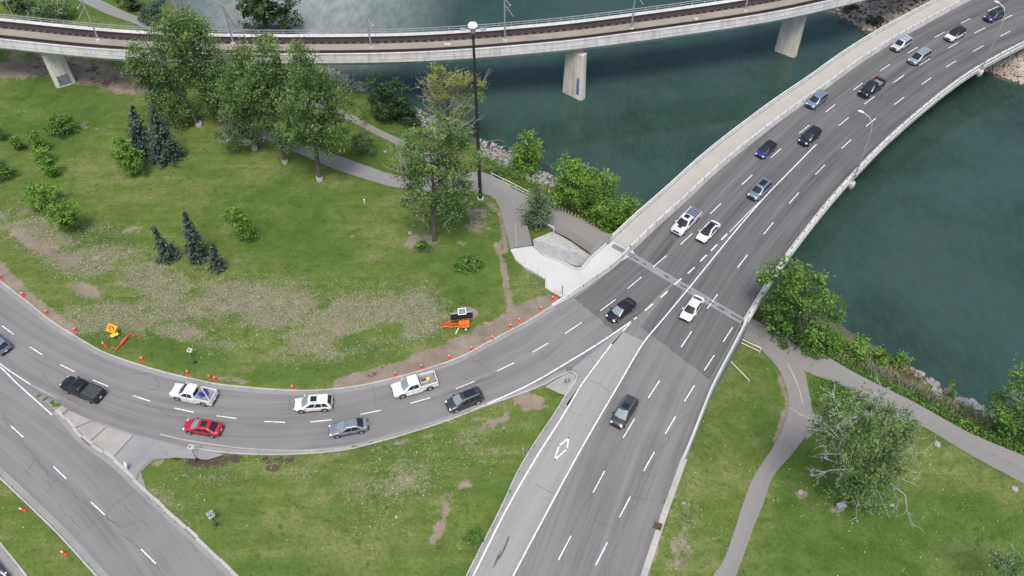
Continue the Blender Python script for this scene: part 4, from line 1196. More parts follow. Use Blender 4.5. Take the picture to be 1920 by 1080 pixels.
# ramp-side barrier
rbl = line_px(BARRIER_BASE[:-1] + [(1183, 472)], 0, .7)
sB = 1 if (normals2d(rbl)[3] @ np.array([-0.5, .86])) > 0 else -1
rbar = thing('ramp_barrier', 'low white concrete barrier tapering down beside the ramp and pale plaza', 'barrier', tuple(rbl[len(rbl) // 2]))
o3 = -Vector(rbar.location)
h = np.interp(np.arange(len(rbl)), [0, 3, 8, len(rbl) - 1], [.12, .45, .80, .85])
mb = varsweep(rbl, [[(0, -.1), (sB * .12, hh * .5), (sB * .18, hh), (sB * .44, hh), (sB * .46, -.1)] for hh in h])
mb.v = [tuple(Vector(v) + o3) for v in mb.v]; mb.build('barrier', M['new_concrete'], rbar)

for i in range(4, len(rbl) - 2, 4):
    q = normals2d(rbl)[i] * sB
    MB().box((0, 0, 0), (.035, .40, .84)).build('barrier_joint', M['patch_paint'], rbar).matrix_local = Matrix.Translation(Vector((rbl[i, 0] + q[0] * .245, rbl[i, 1] + q[1] * .245, h[i] - .415)) + o3) @ Matrix.Rotation(math.atan2(-q[0], q[1]), 4, 'Z')
# plaza slab, slope paving, U-shaped railing
def slab(name, ptsw, thick, mat, kind=True):
    n = len(ptsw)
    mb = MB()
    tr = tessellate_polygon([[Vector(p) for p in ptsw]])
    mb.add(list(ptsw) + [Vector(p) - Vector((0, 0, thick)) for p in ptsw], [tuple(t) for t in tr] + [tuple(i + n for i in t)[::-1] for t in tr] + [(j, (j + 1) % n, n + (j + 1) % n, n + j) for j in range(n)])
    o = mb.build(name, mat)
    return tag(o, kind='structure') if kind else o
slab('plaza_slab', [P(x, y, .05) for x, y in SLAB_POLY_PX], .6, M['new_concrete'])
slab('slope_paving', [P(*q) for q in PAD], .35, M['bridge_concrete'])
rail = thing('plaza_railing', 'galvanised railing standing on the white plaza edge above the slope paving', 'railing', P(1050, 490, .05))
o4 = -Vector(rail.location)
bw = line_px([(1015, 477), (1050, 491), (1085, 504)], .05, 2.0); bw2 = line_px([(1085, 504), (1108, 482), (1128, 461)], .05, 2.0)
mb = MB().sweep(line_px([(1014, 477), (1050, 491.5), (1087, 505.5), (1108, 484), (1136, 459)], .05, .6), [(-.12, 0), (-.12, .28), (.12, .28), (.12, 0)])
mb.v = [tuple(Vector(v) + o4) for v in mb.v]; mb.build('base_wall', M['new_concrete'], rail)
for line in (bw, bw2):
    for hh in (1.25, .8, .45):
        MB().tube([Vector(p) + Vector((0, 0, hh)) + o4 for p in line], .035, 5).build('rail', M['galv'], rail)
    for p in line:
        MB().tube([Vector(p) + o4 + Vector((0, 0, .2)), Vector(p) + o4 + Vector((0, 0, 1.28))], .04, 5).build('post', M['galv'], rail)
MB().tube([P(1085, 504, .2) + o4, P(1085, 504, 2.3) + o4], .05, 6).build('corner_post', M['galv'], rail)

def rail_thing(name, label, pts_px, zfun, hs, step=2.0, mat='white_rail', cat='railing', r_=.045, loop=False):
    w_ = spline([Vector(zfun(x, y)) for x, y in pts_px], step)
    o = thing(name, label, cat, tuple(w_[0]))
    of = -Vector(o.location)
    for hh in hs:
        MB().tube([Vector(p) + of + Vector((0, 0, hh)) for p in w_], r_, 6).build('rail', M[mat], o)
    for p in w_:
        MB().tube([Vector(p) + of + Vector((0, 0, -.2)), Vector(p) + of + Vector((0, 0, max(hs)))], r_, 6).build('post', M[mat], o)
    return o
rail_thing('path_railing', 'long pale two-bar handrail beside the river side of the bike path', [(922, 334), (955, 350), (992, 369)], G, (1.1, .45), 2.6)
rail_thing('short_handrail', 'short white handrail beside the grey-leaved tree above the lower path', [(1014, 425), (1038, 437)], G, (1.25,), 2.4, r_=.07)
rail_thing('underpass_railing', 'white two-bar railing running out from under the road barrier to the path', [(1388, 645), (1424, 662)], G, (1.1, .35), 4.5, r_=.06)
rail_thing('slope_handrail', 'thin pale handrail down the grass slope below the road barrier', [(1368, 682), (1403, 718)], G, (.6,), 6.0)
# plaza edge fence posts (thin)
pe = thing('plaza_edge_fence', 'thin wire fence posts along the grass edge of the white plaza', 'fence', P(1007, 513, 0))
o5 = -Vector(pe.location)
for x, y in [(966, 483), (983, 498), (996, 506), (1009, 513), (1023, 524), (1025, 538), (1040, 549), (1050, 554)]:
    q = P(x, y, 0)
    MB().tube([q + o5, q + o5 + Vector((0, 0, 1.0))], .022, 5).build('post', M['galv'], pe)
# ================================================================ VEHICLES
def paint(name, col, rough=0.28, metal=0.0):
    mt, nt, b = new_mat(name)
    b.inputs['Base Color'].default_value = (*col, 1)
    b.inputs['Roughness'].default_value = rough
    b.inputs['Metallic'].default_value = metal
    b.inputs['Coat Weight'].default_value = 0.6
    b.inputs['Coat Roughness'].default_value = 0.06
    g = N(nt, 'ShaderNodeTexCoord').outputs['Object']
    n_ = noise(nt, 1.4, 4, g)
    nt.links.new(ramp(nt, n_, [(0.35, (rough * .8,) * 3), (0.7, (rough * 1.5,) * 3)]), b.inputs['Roughness'])
    return mt
CP = {'white': paint('white_car_paint', (0.66, 0.67, 0.68)), 'black': paint('black_car_paint', (0.009, 0.0095, 0.011)), 'red': paint('red_car_paint', (0.40, 0.012, 0.03)),
      'silver': paint('silver_car_paint', (0.55, 0.57, 0.60), .3, .35), 'grey': paint('grey_car_paint', (0.24, 0.265, 0.29), .3, .4), 'charcoal': paint('charcoal_car_paint', (0.055, 0.06, 0.068), .3, .3),
      'steelblue': paint('steel_blue_car_paint', (0.20, 0.26, 0.34), .3, .4), 'blue': paint('deep_blue_car_paint', (0.025, 0.035, 0.20), .28, .2), 'greengrey': paint('green_grey_car_paint', (0.30, 0.37, 0.37), .3, .4),
      'darkblue': paint('dark_blue_car_paint', (0.04, 0.055, 0.11), .3, .3)}
mt, nt, b = new_mat('car_glass')
b.inputs['Base Color'].default_value = (0.018, 0.022, 0.025, 1); b.inputs['Roughness'].default_value = 0.06; b.inputs['IOR'].default_value = 1.45
M['glass'] = mt
mt, nt, b = new_mat('pale_windscreen')
b.inputs['Base Color'].default_value = (0.20, 0.25, 0.26, 1); b.inputs['Roughness'].default_value = 0.05; b.inputs['IOR'].default_value = 1.7  # sky reflection painted into the pale base colour
M['glass_pale'] = mt
M['tyre'] = plain('tyre_rubber', (0.018, 0.018, 0.018), .85)
M['alloy'] = plain('alloy_wheel', (0.42, 0.43, 0.44), .35, .6)
M['trim'] = plain('black_plastic_trim', (0.02, 0.02, 0.022), .6)
M['lamp'] = plain('headlight_glass', (0.80, 0.82, 0.85), .1, 0, .8, 1.0)
M['tail'] = plain('tail_light_red', (0.42, 0.01, 0.015), .25)
M['plate'] = plain('number_plate', (0.75, 0.75, 0.73), .5)
M['chrome'] = plain('chrome_trim', (0.55, 0.56, 0.57), .25, .8)
M['bed'] = plain('bed_liner', (0.20, 0.21, 0.22), .7)
M['tonneau'] = plain('tonneau_cover', (0.045, 0.048, 0.052), .6)
M['blue_barrel'] = plain('blue_plastic', (0.03, 0.07, 0.42), .45)
M['pipe'] = plain('pale_pipe', (0.55, 0.53, 0.50), .5)

SPEC = {  # L, W, H, hood/belt profile, greenhouse (base_front, base_rear, roof_front, roof_rear), belt z
    'sedan': dict(L=4.75, W=1.83, H=1.46, prof=[(2.37, .56, .52), (2.30, .69, .70), (2.10, .77, .85), (1.75, .83, .93), (1.1, .92, .955), (.5, .95, .96), (-.9, .97, .96), (-1.6, 1.0, .95), (-2.05, 1.02, .92), (-2.28, .96, .84), (-2.37, .70, .76)],
                  gh=(1.28, -2.05, .28, -1.05), belt=.92, rw=.72),
    'hatch': dict(L=4.35, W=1.80, H=1.50, prof=[(2.17, .56, .52), (2.12, .70, .78), (1.95, .80, .88), (1.55, .87, .93), (1.0, .95, .955), (.3, .98, .96), (-1.0, 1.0, .96), (-1.7, 1.02, .94), (-2.05, .98, .88), (-2.17, .70, .80)],
                  gh=(1.25, -2.08, .25, -1.58), belt=.95, rw=.72),
    'suv': dict(L=4.75, W=1.90, H=1.70, prof=[(2.37, .62, .55), (2.30, .84, .74), (2.12, .94, .88), (1.75, 1.0, .94), (1.15, 1.06, .96), (.4, 1.08, .965), (-1.0, 1.10, .965), (-1.9, 1.12, .95), (-2.28, 1.08, .90), (-2.37, .75, .84)],
                gh=(1.34, -2.30, .42, -1.88), belt=1.05, rw=.76),
    'van': dict(L=5.1, W=1.98, H=1.76, prof=[(2.55, .62, .52), (2.50, .78, .80), (2.3, .90, .90), (1.9, .98, .945), (1.35, 1.06, .96), (.4, 1.08, .965), (-1.2, 1.10, .965), (-2.1, 1.10, .95), (-2.45, 1.06, .91), (-2.55, .75, .86)],
                gh=(1.75, -2.48, .60, -2.15), belt=1.05, rw=.78),
    'pickup': dict(L=5.85, W=2.02, H=1.92, prof=[(2.92, .72, .76), (2.88, 1.0, .86), (2.70, 1.12, .94), (2.2, 1.18, .96), (1.45, 1.22, .965), (.5, 1.24, .965), (-.62, 1.25, .965), (-.70, .80, .965), (-2.0, .80, .965), (-2.85, .80, .965), (-2.92, .78, .95)],
                   gh=(1.62, -.66, .70, -.52), belt=1.20, rw=.80),
}

def car_body(sp):
    mb = MB()
    W = sp['W'] / 2
    rings = []
    half_L = sp['L'] / 2
    for x, zt, wf in sp['prof']:
        w_ = W * wf / .965
        w_ = min(w_, W)
        zb = .24 + (.10 if abs(x) > half_L - .3 else 0)
        half = [(0, zt + .02), (.45 * w_, zt + .015), (.80 * w_, zt - .015), (.93 * w_, zt - .07), (w_ * .985, zt - .18), (w_, (zt + zb) / 2), (w_ * .985, zb + .15), (w_ * .9, zb), (0, zb)]
        full = half + [(-y, z) for y, z in half[-2:0:-1]]
        rings.append([(x, y, z) for y, z in full])
    n = len(rings[0])
    vs = [v for r_ in rings for v in r_]
    fs = [(i * n + j, i * n + (j + 1) % n, (i + 1) * n + (j + 1) % n, (i + 1) * n + j) for i in range(len(rings) - 1) for j in range(n)]
    fs += [tuple(range(n)), tuple((len(rings) - 1) * n + j for j in range(n))[::-1]]
    return mb.add(vs, fs)

def greenhouse(sp):
    """returns cabin mesh builder and a function for points on its faces"""
    W = sp['W'] / 2
    xf, xr, rf, rr = sp['gh']
    zb, zr = sp['belt'] - .03, sp['H']
    wb, wr = W * .945, W * sp['rw']
    def ring(t, inset=0.0):
        a = xf + (rf - xf) * t - inset; b_ = xr + (rr - xr) * t + inset
        hw = wb + (wr - wb) * t - inset
        z = zb + (zr - zb) * t
        bow = .10 * (1 - t) + .05
        return [(a + bow, 0, z), (a, hw * .92, z), (a - .12, hw, z), ((a + b_) / 2, hw * 1.02, z), (b_ + .10, hw, z), (b_, hw * .92, z), (b_ - bow * .6, 0, z),
                (b_, -hw * .92, z), (b_ + .10, -hw, z), ((a + b_) / 2, -hw * 1.02, z), (a - .12, -hw, z), (a, -hw * .92, z)]
    rings = [ring(0), ring(.5), ring(.93), [(x, y, z + .02) for x, y, z in ring(.985, .06)], [(x, y, z + .015) for x, y, z in ring(1.0, .22)]]
    n = 12
    vs = [v for r_ in rings for v in r_]
    fs = [(i * n + j, i * n + (j + 1) % n, (i + 1) * n + (j + 1) % n, (i + 1) * n + j) for i in range(len(rings) - 1) for j in range(n)]
    c = len(vs); vs.append(((rf + rr) / 2, 0, zr + .035))
    fs += [((len(rings) - 1) * n + j, (len(rings) - 1) * n + (j + 1) % n, c) for j in range(n)]
    return MB().add(vs, fs), ring

def glass_patch(ring, idx, t0, t1, shrink=.0, out=.012):
    """panel following cabin ring vertices idx (ordered), from height t0 to t1, set slightly proud."""
    mb = MB(); vs = []
    ts = [t0, (t0 + t1) / 2, t1]
    for t in ts:
        r_ = ring(t)
        pts = [Vector(r_[i]) for i in idx]
        if shrink:
            a, b_ = pts[0].lerp(pts[1], shrink), pts[-1].lerp(pts[-2], shrink)
            pts[0], pts[-1] = a, b_
        vs.append(pts)
    cen = Vector((sum(p.x for r_ in vs for p in r_) / sum(len(r_) for r_ in vs), 0, .9))
    k = len(idx); flat = []
    for i, r_ in enumerate(vs):
        for p in r_:
            d = Vector((p.x - cen.x if abs(vs[1][0].y + vs[1][-1].y) < .05 else 0, p.y, .35)).normalized()
            flat.append(p + d * out)
    fs = [(i * k + j, i * k + j + 1, (i + 1) * k + j + 1, (i + 1) * k + j) for i in range(len(ts) - 1) for j in range(k - 1)]
    return mb.add(flat, fs)

def side_glass(ring, s, u0, u1, slant0, slant1, t0=.09, t1=.90, out=.016):
    def pt(u, t):
        r_ = ring(t)
        a, m_, b_ = (Vector(r_[2]), Vector(r_[3]), Vector(r_[4])) if s > 0 else (Vector(r_[10]), Vector(r_[9]), Vector(r_[8]))
        return (a.lerp(m_, u * 2) if u < .5 else m_.lerp(b_, u * 2 - 1)) + Vector((0, s * out, .004))
    vs = [pt(u0, t0), pt((u0 + u1) / 2, t0), pt(u1, t0), pt(u1 - slant1, t1), pt((u0 + u1) / 2, t1), pt(u0 + slant0, t1)]
    return MB().add(vs, [(0, 1, 4, 5), (1, 2, 3, 4)])

MESHES = {}
def cached(key, fn):
    if key not in MESHES: MESHES[key] = fn()
    return MESHES[key]

def vehicle(name, label, cat, kind, colour, pos, heading, group, opts=(), glass='glass', scale=1.0):
    sp = SPEC[kind]; W = sp['W'] / 2; L = sp['L'] / 2; H = sp['H']
    root = thing(name, label, cat, pos, heading, group)
    root.scale = (scale, scale, scale)
    link('body', cached(('body', kind, colour), lambda: car_body(sp).mesh('body', CP[colour], 50)), root)
    gm, ring = greenhouse(sp)
    roofc = 'black' if 'black_roof' in opts else colour
    link('cabin', cached(('cabin', kind, roofc), lambda: gm.mesh('cabin', CP[roofc], 50)), root)
    link('windscreen', cached(('ws', kind, glass), lambda: glass_patch(ring, [11, 0, 1], .06, .92, .10).mesh('windscreen', M[glass], 60)), root)
    if kind == 'pickup':
        link('rear_window', cached(('rw', kind), lambda: glass_patch(ring, [5, 6, 7], .18, .86, .14).mesh('rear_window', M['glass'], 60)), root)
    else:
        link('rear_window', cached(('rw', kind), lambda: glass_patch(ring, [5, 6, 7], .12 if kind != 'sedan' else .08, .90, .12).mesh('rear_window', M['glass'], 60)), root)
    wins = {'sedan': [(.07, .47, .07, .01), (.50, .90, 0, .10)], 'hatch': [(.06, .44, .07, .01), (.47, .80, 0, .02), (.83, .95, 0, .03)], 'suv': [(.06, .38, .07, .01), (.41, .69, 0, .01), (.72, .95, 0, .04)],
            'van': [(.08, .36, .08, .01), (.39, .66, 0, .01), (.69, .95, 0, .03)], 'pickup': [(.08, .52, .08, .01), (.55, .93, 0, .02)]}[kind]
    for s in (1, -1):
        for i, (u0, u1, a, b_) in enumerate(wins):
            link('side_window', cached(('sw', kind, s, i), lambda: side_glass(ring, s, u0, u1, a, b_).mesh('side_window', M['glass'])), root)
    # wheels
    wr = {'pickup': .41, 'suv': .37, 'van': .35}.get(kind, .33)
    xa = L * .62 if kind != 'pickup' else L * .63
    for x in (xa, -xa * (.98 if kind != 'pickup' else .95)):
        for s in (1, -1):
            link('wheel_arch', cached(('arch', kind), lambda: MB().lathe([(wr + .07, -.05), (wr + .07, .05)], n=20, axis='Y').mesh('wheel_arch', M['trim'])), root, (x, s * (W - .035), wr + .02))
            wl = link('wheel', cached(('wheel', kind), lambda: MB().lathe([(wr * .80, -.11), (wr, -.085), (wr, .085), (wr * .80, .11)], n=20, axis='Y').mesh('wheel', M['tyre'], 30)), root, (x, s * (W - .09), wr))
            link('rim', cached(('rim', kind), lambda: MB().lathe([(wr * .64, -.02), (wr * .64, .02), (wr * .2, .035)], n=12, axis='Y').mesh('rim', M['alloy'], 30)), wl, (0, s * .105, 0))
    zf = sp['prof'][2][1]
    for s in (1, -1):
        link('headlight', cached(('hl', kind), lambda: MB().box((0, 0, 0), (.30, .36, .13), taper=.7).mesh('headlight', M['lamp'])), root, (L - .19, s * W * .66, zf - .10)).rotation_euler.z = -s * .35
        zt = sp['prof'][-2][1]
        link('taillight', cached(('tl', kind), lambda: MB().box((0, 0, 0), (.16, .30, .16 if kind in ('sedan', 'hatch') else .34), taper=.85).mesh('taillight', M['tail'])), root, (-L + .13, s * W * .73, (zt if kind != 'pickup' else 1.12) - .16))
        link('mirror', cached(('mir', colour), lambda: MB().box((0, 0, 0), (.16, .22, .15), taper=.8).mesh('mirror', CP[colour])), root, (sp['gh'][0] - .28, s * (W + .08), sp['belt'] + .06))
    link('grille', cached(('gr', kind), lambda: MB().box((0, 0, 0), (.10, W * 1.0, .26 if kind in ('pickup', 'suv') else .18)).mesh('grille', M['trim'])), root, (L - .03, 0, zf - .24))
    link('bumper', cached(('bf', kind), lambda: MB().box((0, 0, 0), (.20, W * 1.55, .18), taper=.95).mesh('bumper', M['trim'])), root, (L - .10, 0, .40))
    link('bumper', cached(('br', kind, 'chrome' in opts), lambda: MB().box((0, 0, 0), (.20, W * 1.6, .20)).mesh('bumper', M['chrome'] if 'chrome' in opts else M['trim'])), root, (-L + .06, 0, .46))
    link('number_plate', cached('plate', lambda: MB().box((0, 0, 0), (.03, .34, .15)).mesh('number_plate', M['plate'])), root, (-L - .05, 0, .62 if kind != 'pickup' else .66))
    # shut lines on the flanks
    bz = sp['belt']
    for s in (1, -1):
        for xx in ((.95, -.05, -1.0) if kind != 'pickup' else (1.35, .40, -.55)):
            link('door_seam', cached(('seam', kind), lambda: MB().box((0, 0, 0), (.022, .03, bz - .42)).mesh('door_seam', M['trim'])), root, (xx, s * (W - .008), (bz + .34) / 2 - .02))
        link('sill_trim', cached(('sill', kind), lambda: MB().box((0, 0, 0), (L * .85, .05, .10)).mesh('sill_trim', M['trim'])), root, (0, s * (W - .03), .33))
    if 'rails' in opts:
        for s in (1, -1):
            link('roof_rail', cached(('rail', kind), lambda: MB().tube([(sp['gh'][2] - .1, 0, 0), (sp['gh'][2] - .25, 0, .07), (sp['gh'][3] + .3, 0, .07), (sp['gh'][3] + .1, 0, 0)], .028, 5).mesh('roof_rail', M['chrome'])), root, (0, s * W * (sp['rw'] - .10), H + .0))
    if 'sunroof' in opts:
        link('sunroof', cached(('sr', kind), lambda: MB().box((0, 0, 0), (.80, .82, .03), taper=.94).mesh('sunroof', M['glass'])), root, (sp['gh'][2] - .62, 0, H + .035))
    if 'pano' in opts:
        link('sunroof', cached(('pn', kind), lambda: MB().box((0, 0, 0), (1.55, .95, .03), taper=.95).mesh('sunroof', M['glass'])), root, ((sp['gh'][2] + sp['gh'][3]) / 2 + .05, 0, H + .036))
    if 'crossbars' in opts:
        for xx in (-.2, -1.1):
            link('roof_bar', cached(('cb', kind), lambda: MB().box((0, 0, 0), (.07, W * 1.25, .04)).mesh('roof_bar', M['trim'])), root, (xx, 0, H + .07))
    if 'hood_stripe' in opts:
        link('bonnet_decal', cached(('hs', kind), lambda: MB().add([(2.2, -.30, 1.203), (2.2, .30, 1.203), (1.6, .36, 1.242), (1.6, -.36, 1.242), (2.2, -.30, 1.19), (2.2, .30, 1.19), (1.6, .36, 1.23), (1.6, -.36, 1.23)], [(0, 1, 2, 3), (0, 1, 5, 4), (1, 2, 6, 5), (2, 3, 7, 6), (3, 0, 4, 7)]).mesh('bonnet_decal', M['trim'])), root)
    if kind == 'pickup':
        bw = W * .95
        for s in (1, -1):
            link('bed_side', cached(('bs', colour), lambda: MB().box((0, 0, 0), (2.24, .12, .54), taper=.94).mesh('bed_side', CP[colour], 30)), root, (-1.76, s * (W * .94), 1.02))
        link('tailgate', cached(('tg', colour), lambda: MB().box((0, 0, 0), (.09, W * 1.80, .52)).mesh('tailgate', CP[colour])), root, (-2.86, 0, 1.02))
        link('bed_floor', cached('bf', lambda: MB().box((0, 0, 0), (2.1, W * 1.70, .04)).mesh('bed_floor', M['bed'])), root, (-1.76, 0, .845))
        if 'tonneau' in opts or 'striped_tonneau' in opts:
            link('bed_cover', cached('tn', lambda: MB().box((0, 0, 0), (2.16, W * 1.74, .06)).mesh('bed_cover', M['tonneau'])), root, (-1.76, 0, 1.285))
            if 'striped_tonneau' in opts:
                for k in range(4):
                    link('cover_slat', cached('ts', lambda: MB().box((0, 0, 0), (.36, W * 1.70, .03)).mesh('cover_slat', CP['steelblue'])), root, (-.98 - k * .52, 0, 1.33))
        if 'sport_bar' in opts:
            MB().tube([(-2.70, -.78, 1.2), (-2.70, -.70, 1.66), (-2.70, .70, 1.66), (-2.70, .78, 1.2)], .06, 6).build('sport_bar', M['trim'], root)
        if 'running_board' in opts:
            for s in (1, -1):
                link('running_board', cached('rbd', lambda: MB().box((0, 0, 0), (2.2, .18, .06)).mesh('running_board', M['chrome'])), root, (.3, s * (W + .05), .36))
        if 'toolbox' in opts:
            link('headboard', cached('hdb', lambda: MB().box((0, 0, 0), (.08, W * 1.7, .5)).box((0, -.7, .3), (.08, .08, .2)).box((0, .7, .3), (.08, .08, .2)).mesh('headboard', M['galv'])), root, (-.80, 0, 1.45))
    return root

def heading_from(dx, dy, px_, py_, z=0.0):
    a, b_ = P(px_, py_, z), P(px_ + dx, py_ + dy, z)
    return math.atan2(b_.y - a.y, b_.x - a.x)
LANES = {}
for nm, pts in (('L1', L1), ('L2', L2), ('L3', L3), ('RD', RD)):
    LANES[nm] = px_line(pts, 0, 1.0)
def lane_heading(pos, names):
    best = None
    for nm in names:
        a = LANES[nm]
        d = np.hypot(a[:, 0] - pos.x, a[:, 1] - pos.y)
        i = int(np.clip(np.argmin(d), 2, len(a) - 3))
        if best is None or d[i] < best[0]:
            t = a[i + 2] - a[i - 2]
            best = (d[i], t)
    t = best[1]
    if t[0] > 0: t = -t           # traffic here runs towards the left of the frame
    return math.atan2(t[1], t[0])
def car(px_, py_, kind, colour, name, label, cat, opts=(), lanes=('L1', 'L2', 'L3', 'RD'), zc=None, glass='glass', head=None, group='vehicles leaving the bridge'):
    z = {'sedan': .75, 'hatch': .78, 'suv': .9, 'van': .92, 'pickup': .95}[kind]
    p = P(px_, py_, z); p.z = 0.012
    hd = lane_heading(p, lanes) if head is None else head
    return vehicle(name, label, cat, kind, colour, p, hd, group, opts, glass)

bridge, rampl = ('L1', 'L2', 'L3'), ('RD',)
GR, GB = 'vehicles queueing round the ramp', 'vehicles crossing the road bridge'
car(153, 728, 'pickup', 'black', 'pickup_truck', 'black pickup with a flat grey bed cover on the ramp by the traffic island', 'pickup truck', ('tonneau',), rampl, group=GR)
wp = car(362, 737, 'pickup', 'white', 'pickup_truck', 'bright white pickup carrying blue drums and a long pipe in its bed', 'pickup truck', ('running_board',), rampl, group=GR)
car(380, 800, 'sedan', 'red', 'sedan', 'red sedan with sunroof on the inner ramp lane below the white pickup', 'car', ('sunroof',), rampl, group=GR, glass='glass_pale')
car(587, 755, 'suv', 'white', 'suv', 'white sport utility with grey roof rails on the outer ramp lane', 'suv', ('rails', 'sunroof'), rampl, group=GR, glass='glass_pale')
car(653, 800, 'sedan', 'grey', 'sedan', 'silver grey sedan on the inner ramp lane behind the red sedan', 'car', (), rampl, group=GR, glass='glass_pale')
tp = car(777, 720, 'pickup', 'white', 'pickup_truck', 'white work pickup with open bed of tools and a yellow bag', 'pickup truck', ('running_board', 'toolbox', 'chrome'), rampl, group=GR, glass='glass_pale')
car(871, 748, 'suv', 'charcoal', 'suv', 'dark charcoal sport utility on the inner ramp lane behind the work pickup', 'suv', ('rails', 'pano'), rampl, group=GR, glass='glass_pale')
car(-10, 640, 'suv', 'steelblue', 'suv', 'blue-silver vehicle cut off by the left edge of the ramp', 'suv', (), rampl, group=GR, glass='glass_pale')
car(1165, 580, 'sedan', 'black', 'sedan', 'black sedan entering the ramp just past the bridge joint', 'car', ('sunroof',), ('L1',), group=GB, glass='glass_pale')
car(1298, 577, 'sedan', 'white', 'sedan', 'white sedan crossing the bridge joint in the middle lane', 'car', (), ('L3',), group=GB)
car(1171, 770, 'suv', 'charcoal', 'station_wagon', 'slate grey wagon with sunroof beside the diamond lane', 'car', ('rails', 'sunroof'), ('L3',), group=GB, glass='glass_pale')
car(1287, 414, 'pickup', 'white', 'pickup_truck', 'white pickup with black bonnet decal and slatted bed cover on the bridge', 'pickup truck', ('striped_tonneau', 'hood_stripe', 'sunroof'), ('L1',), group=GB)
car(1328, 433, 'sedan', 'white', 'sedan', 'white sedan with black roof beside the white pickup on the bridge', 'car', ('pano',), ('L1',), group=GB)
car(1425, 354, 'suv', 'steelblue', 'suv', 'steel blue crossover at the start of the solid lane line', 'suv', ('pano',), ('L1',), group=GB)
car(1437, 279, 'hatch', 'blue', 'hatchback', 'deep blue hatchback in the left bridge lane', 'car', ('pano', 'black_roof'), ('L1',), group=GB)
car(1519, 254, 'suv', 'black', 'suv', 'black sport utility beside the deep blue hatchback', 'suv', ('pano',), ('L1',), group=GB)
car(1532, 186, 'suv', 'steelblue', 'suv', 'blue-silver sport utility alone in the left lane behind the hatchback', 'suv', (), ('L1',), group=GB)
car(1635, 163, 'pickup', 'black', 'pickup_truck', 'black pickup with empty bed and sport bar under the lamp arm', 'pickup truck', ('sport_bar',), ('L1', 'L2'), group=GB)
car(1691, 81, 'suv', 'silver', 'suv', 'silver sport utility with roof bars in the left bridge lane', 'suv', ('crossbars', 'rails'), ('L1',), group=GB)
car(1725, 105, 'van', 'greengrey', 'minivan', 'green-grey minivan beside the silver sport utility with roof bars', 'minivan', (), ('L2',), group=GB)
car(1792, 63, 'suv', 'white', 'suv', 'white crossover with a black roof far up the bridge', 'suv', ('black_roof', 'pano'), ('L2',), group=GB)
car(1866, 27, 'suv', 'darkblue', 'suv', 'dark blue sport utility farthest up the bridge with headlights on', 'suv', ('rails', 'pano'), ('L2',), group=GB)
car(-12, 1078, 'hatch', 'white', 'hatchback', 'white car cut off by the bottom corner on the corner road', 'car', (), group='vehicles on the corner road', head=heading_from(45, 56, 0, 1040))
# loads, each its own thing
def on_truck(t, x, y, z): return t.matrix_world @ Vector((x, y, z)) if False else Matrix.Translation(t.location) @ Matrix.Rotation(t.rotation_euler.z, 4, 'Z') @ Vector((x, y, z))
for i, (x, y) in enumerate(((-1.25, .10), (-1.75, -.15), (-1.45, -.50))):
    d_ = thing('blue_drum', ('blue plastic drum against the cab side of the white pickup bed', 'blue plastic drum in the middle of the white pickup bed', 'blue plastic drum at the near side of the white pickup bed')[i], 'drum', on_truck(wp, x, y, .87), 0, 'blue drums in the white pickup')
    MB().lathe([(.25, 0), (.28, .05), (.28, .2), (.265, .22), (.28, .24), (.28, .45), (.25, .5)], n=14).build('shell', M['blue_barrel'], d_, 40)
    MB().lathe([(.20, .5), (.20, .525)], n=12).build('lid', M['trim'], d_)
pp = thing('pipe', 'pale pipe leaning diagonally across the white pickup bed', 'pipe', on_truck(wp, -1.7, 0, 1.3), wp.rotation_euler.z)
MB().tube([(.85, -.75, .25), (-1.15, .85, .05)], .06, 8).build('tube', M['pipe'], pp)
yb = thing('yellow_bag', 'bright yellow bag lying in the open bed of the work pickup', 'bag', on_truck(tp, -1.85, -.15, .87), tp.rotation_euler.z)
MB().lathe([(.16, 0), (.30, .10), (.30, .22), (.16, .36)], n=9).build('sack', M['yellow'], yb, 60)
tb = thing('tool_heap', 'brown and grey tools heaped behind the cab of the work pickup', 'tools', on_truck(tp, -1.35, -.3, .87), tp.rotation_euler.z)
MB().box((0, 0, .12), (.7, .35, .24), .3).build('crate', M['rust'], tb)
MB().box((.15, .65, .18), (1.1, .4, .36), -.1).build('toolbox', M['galv'], tb)
MB().tube([(-.5, -.2, .3), (.5, .25, .35)], .04, 5).tube([(-.4, .1, .32), (.4, -.25, .3)], .035, 5).build('handles', M['wood'], tb)

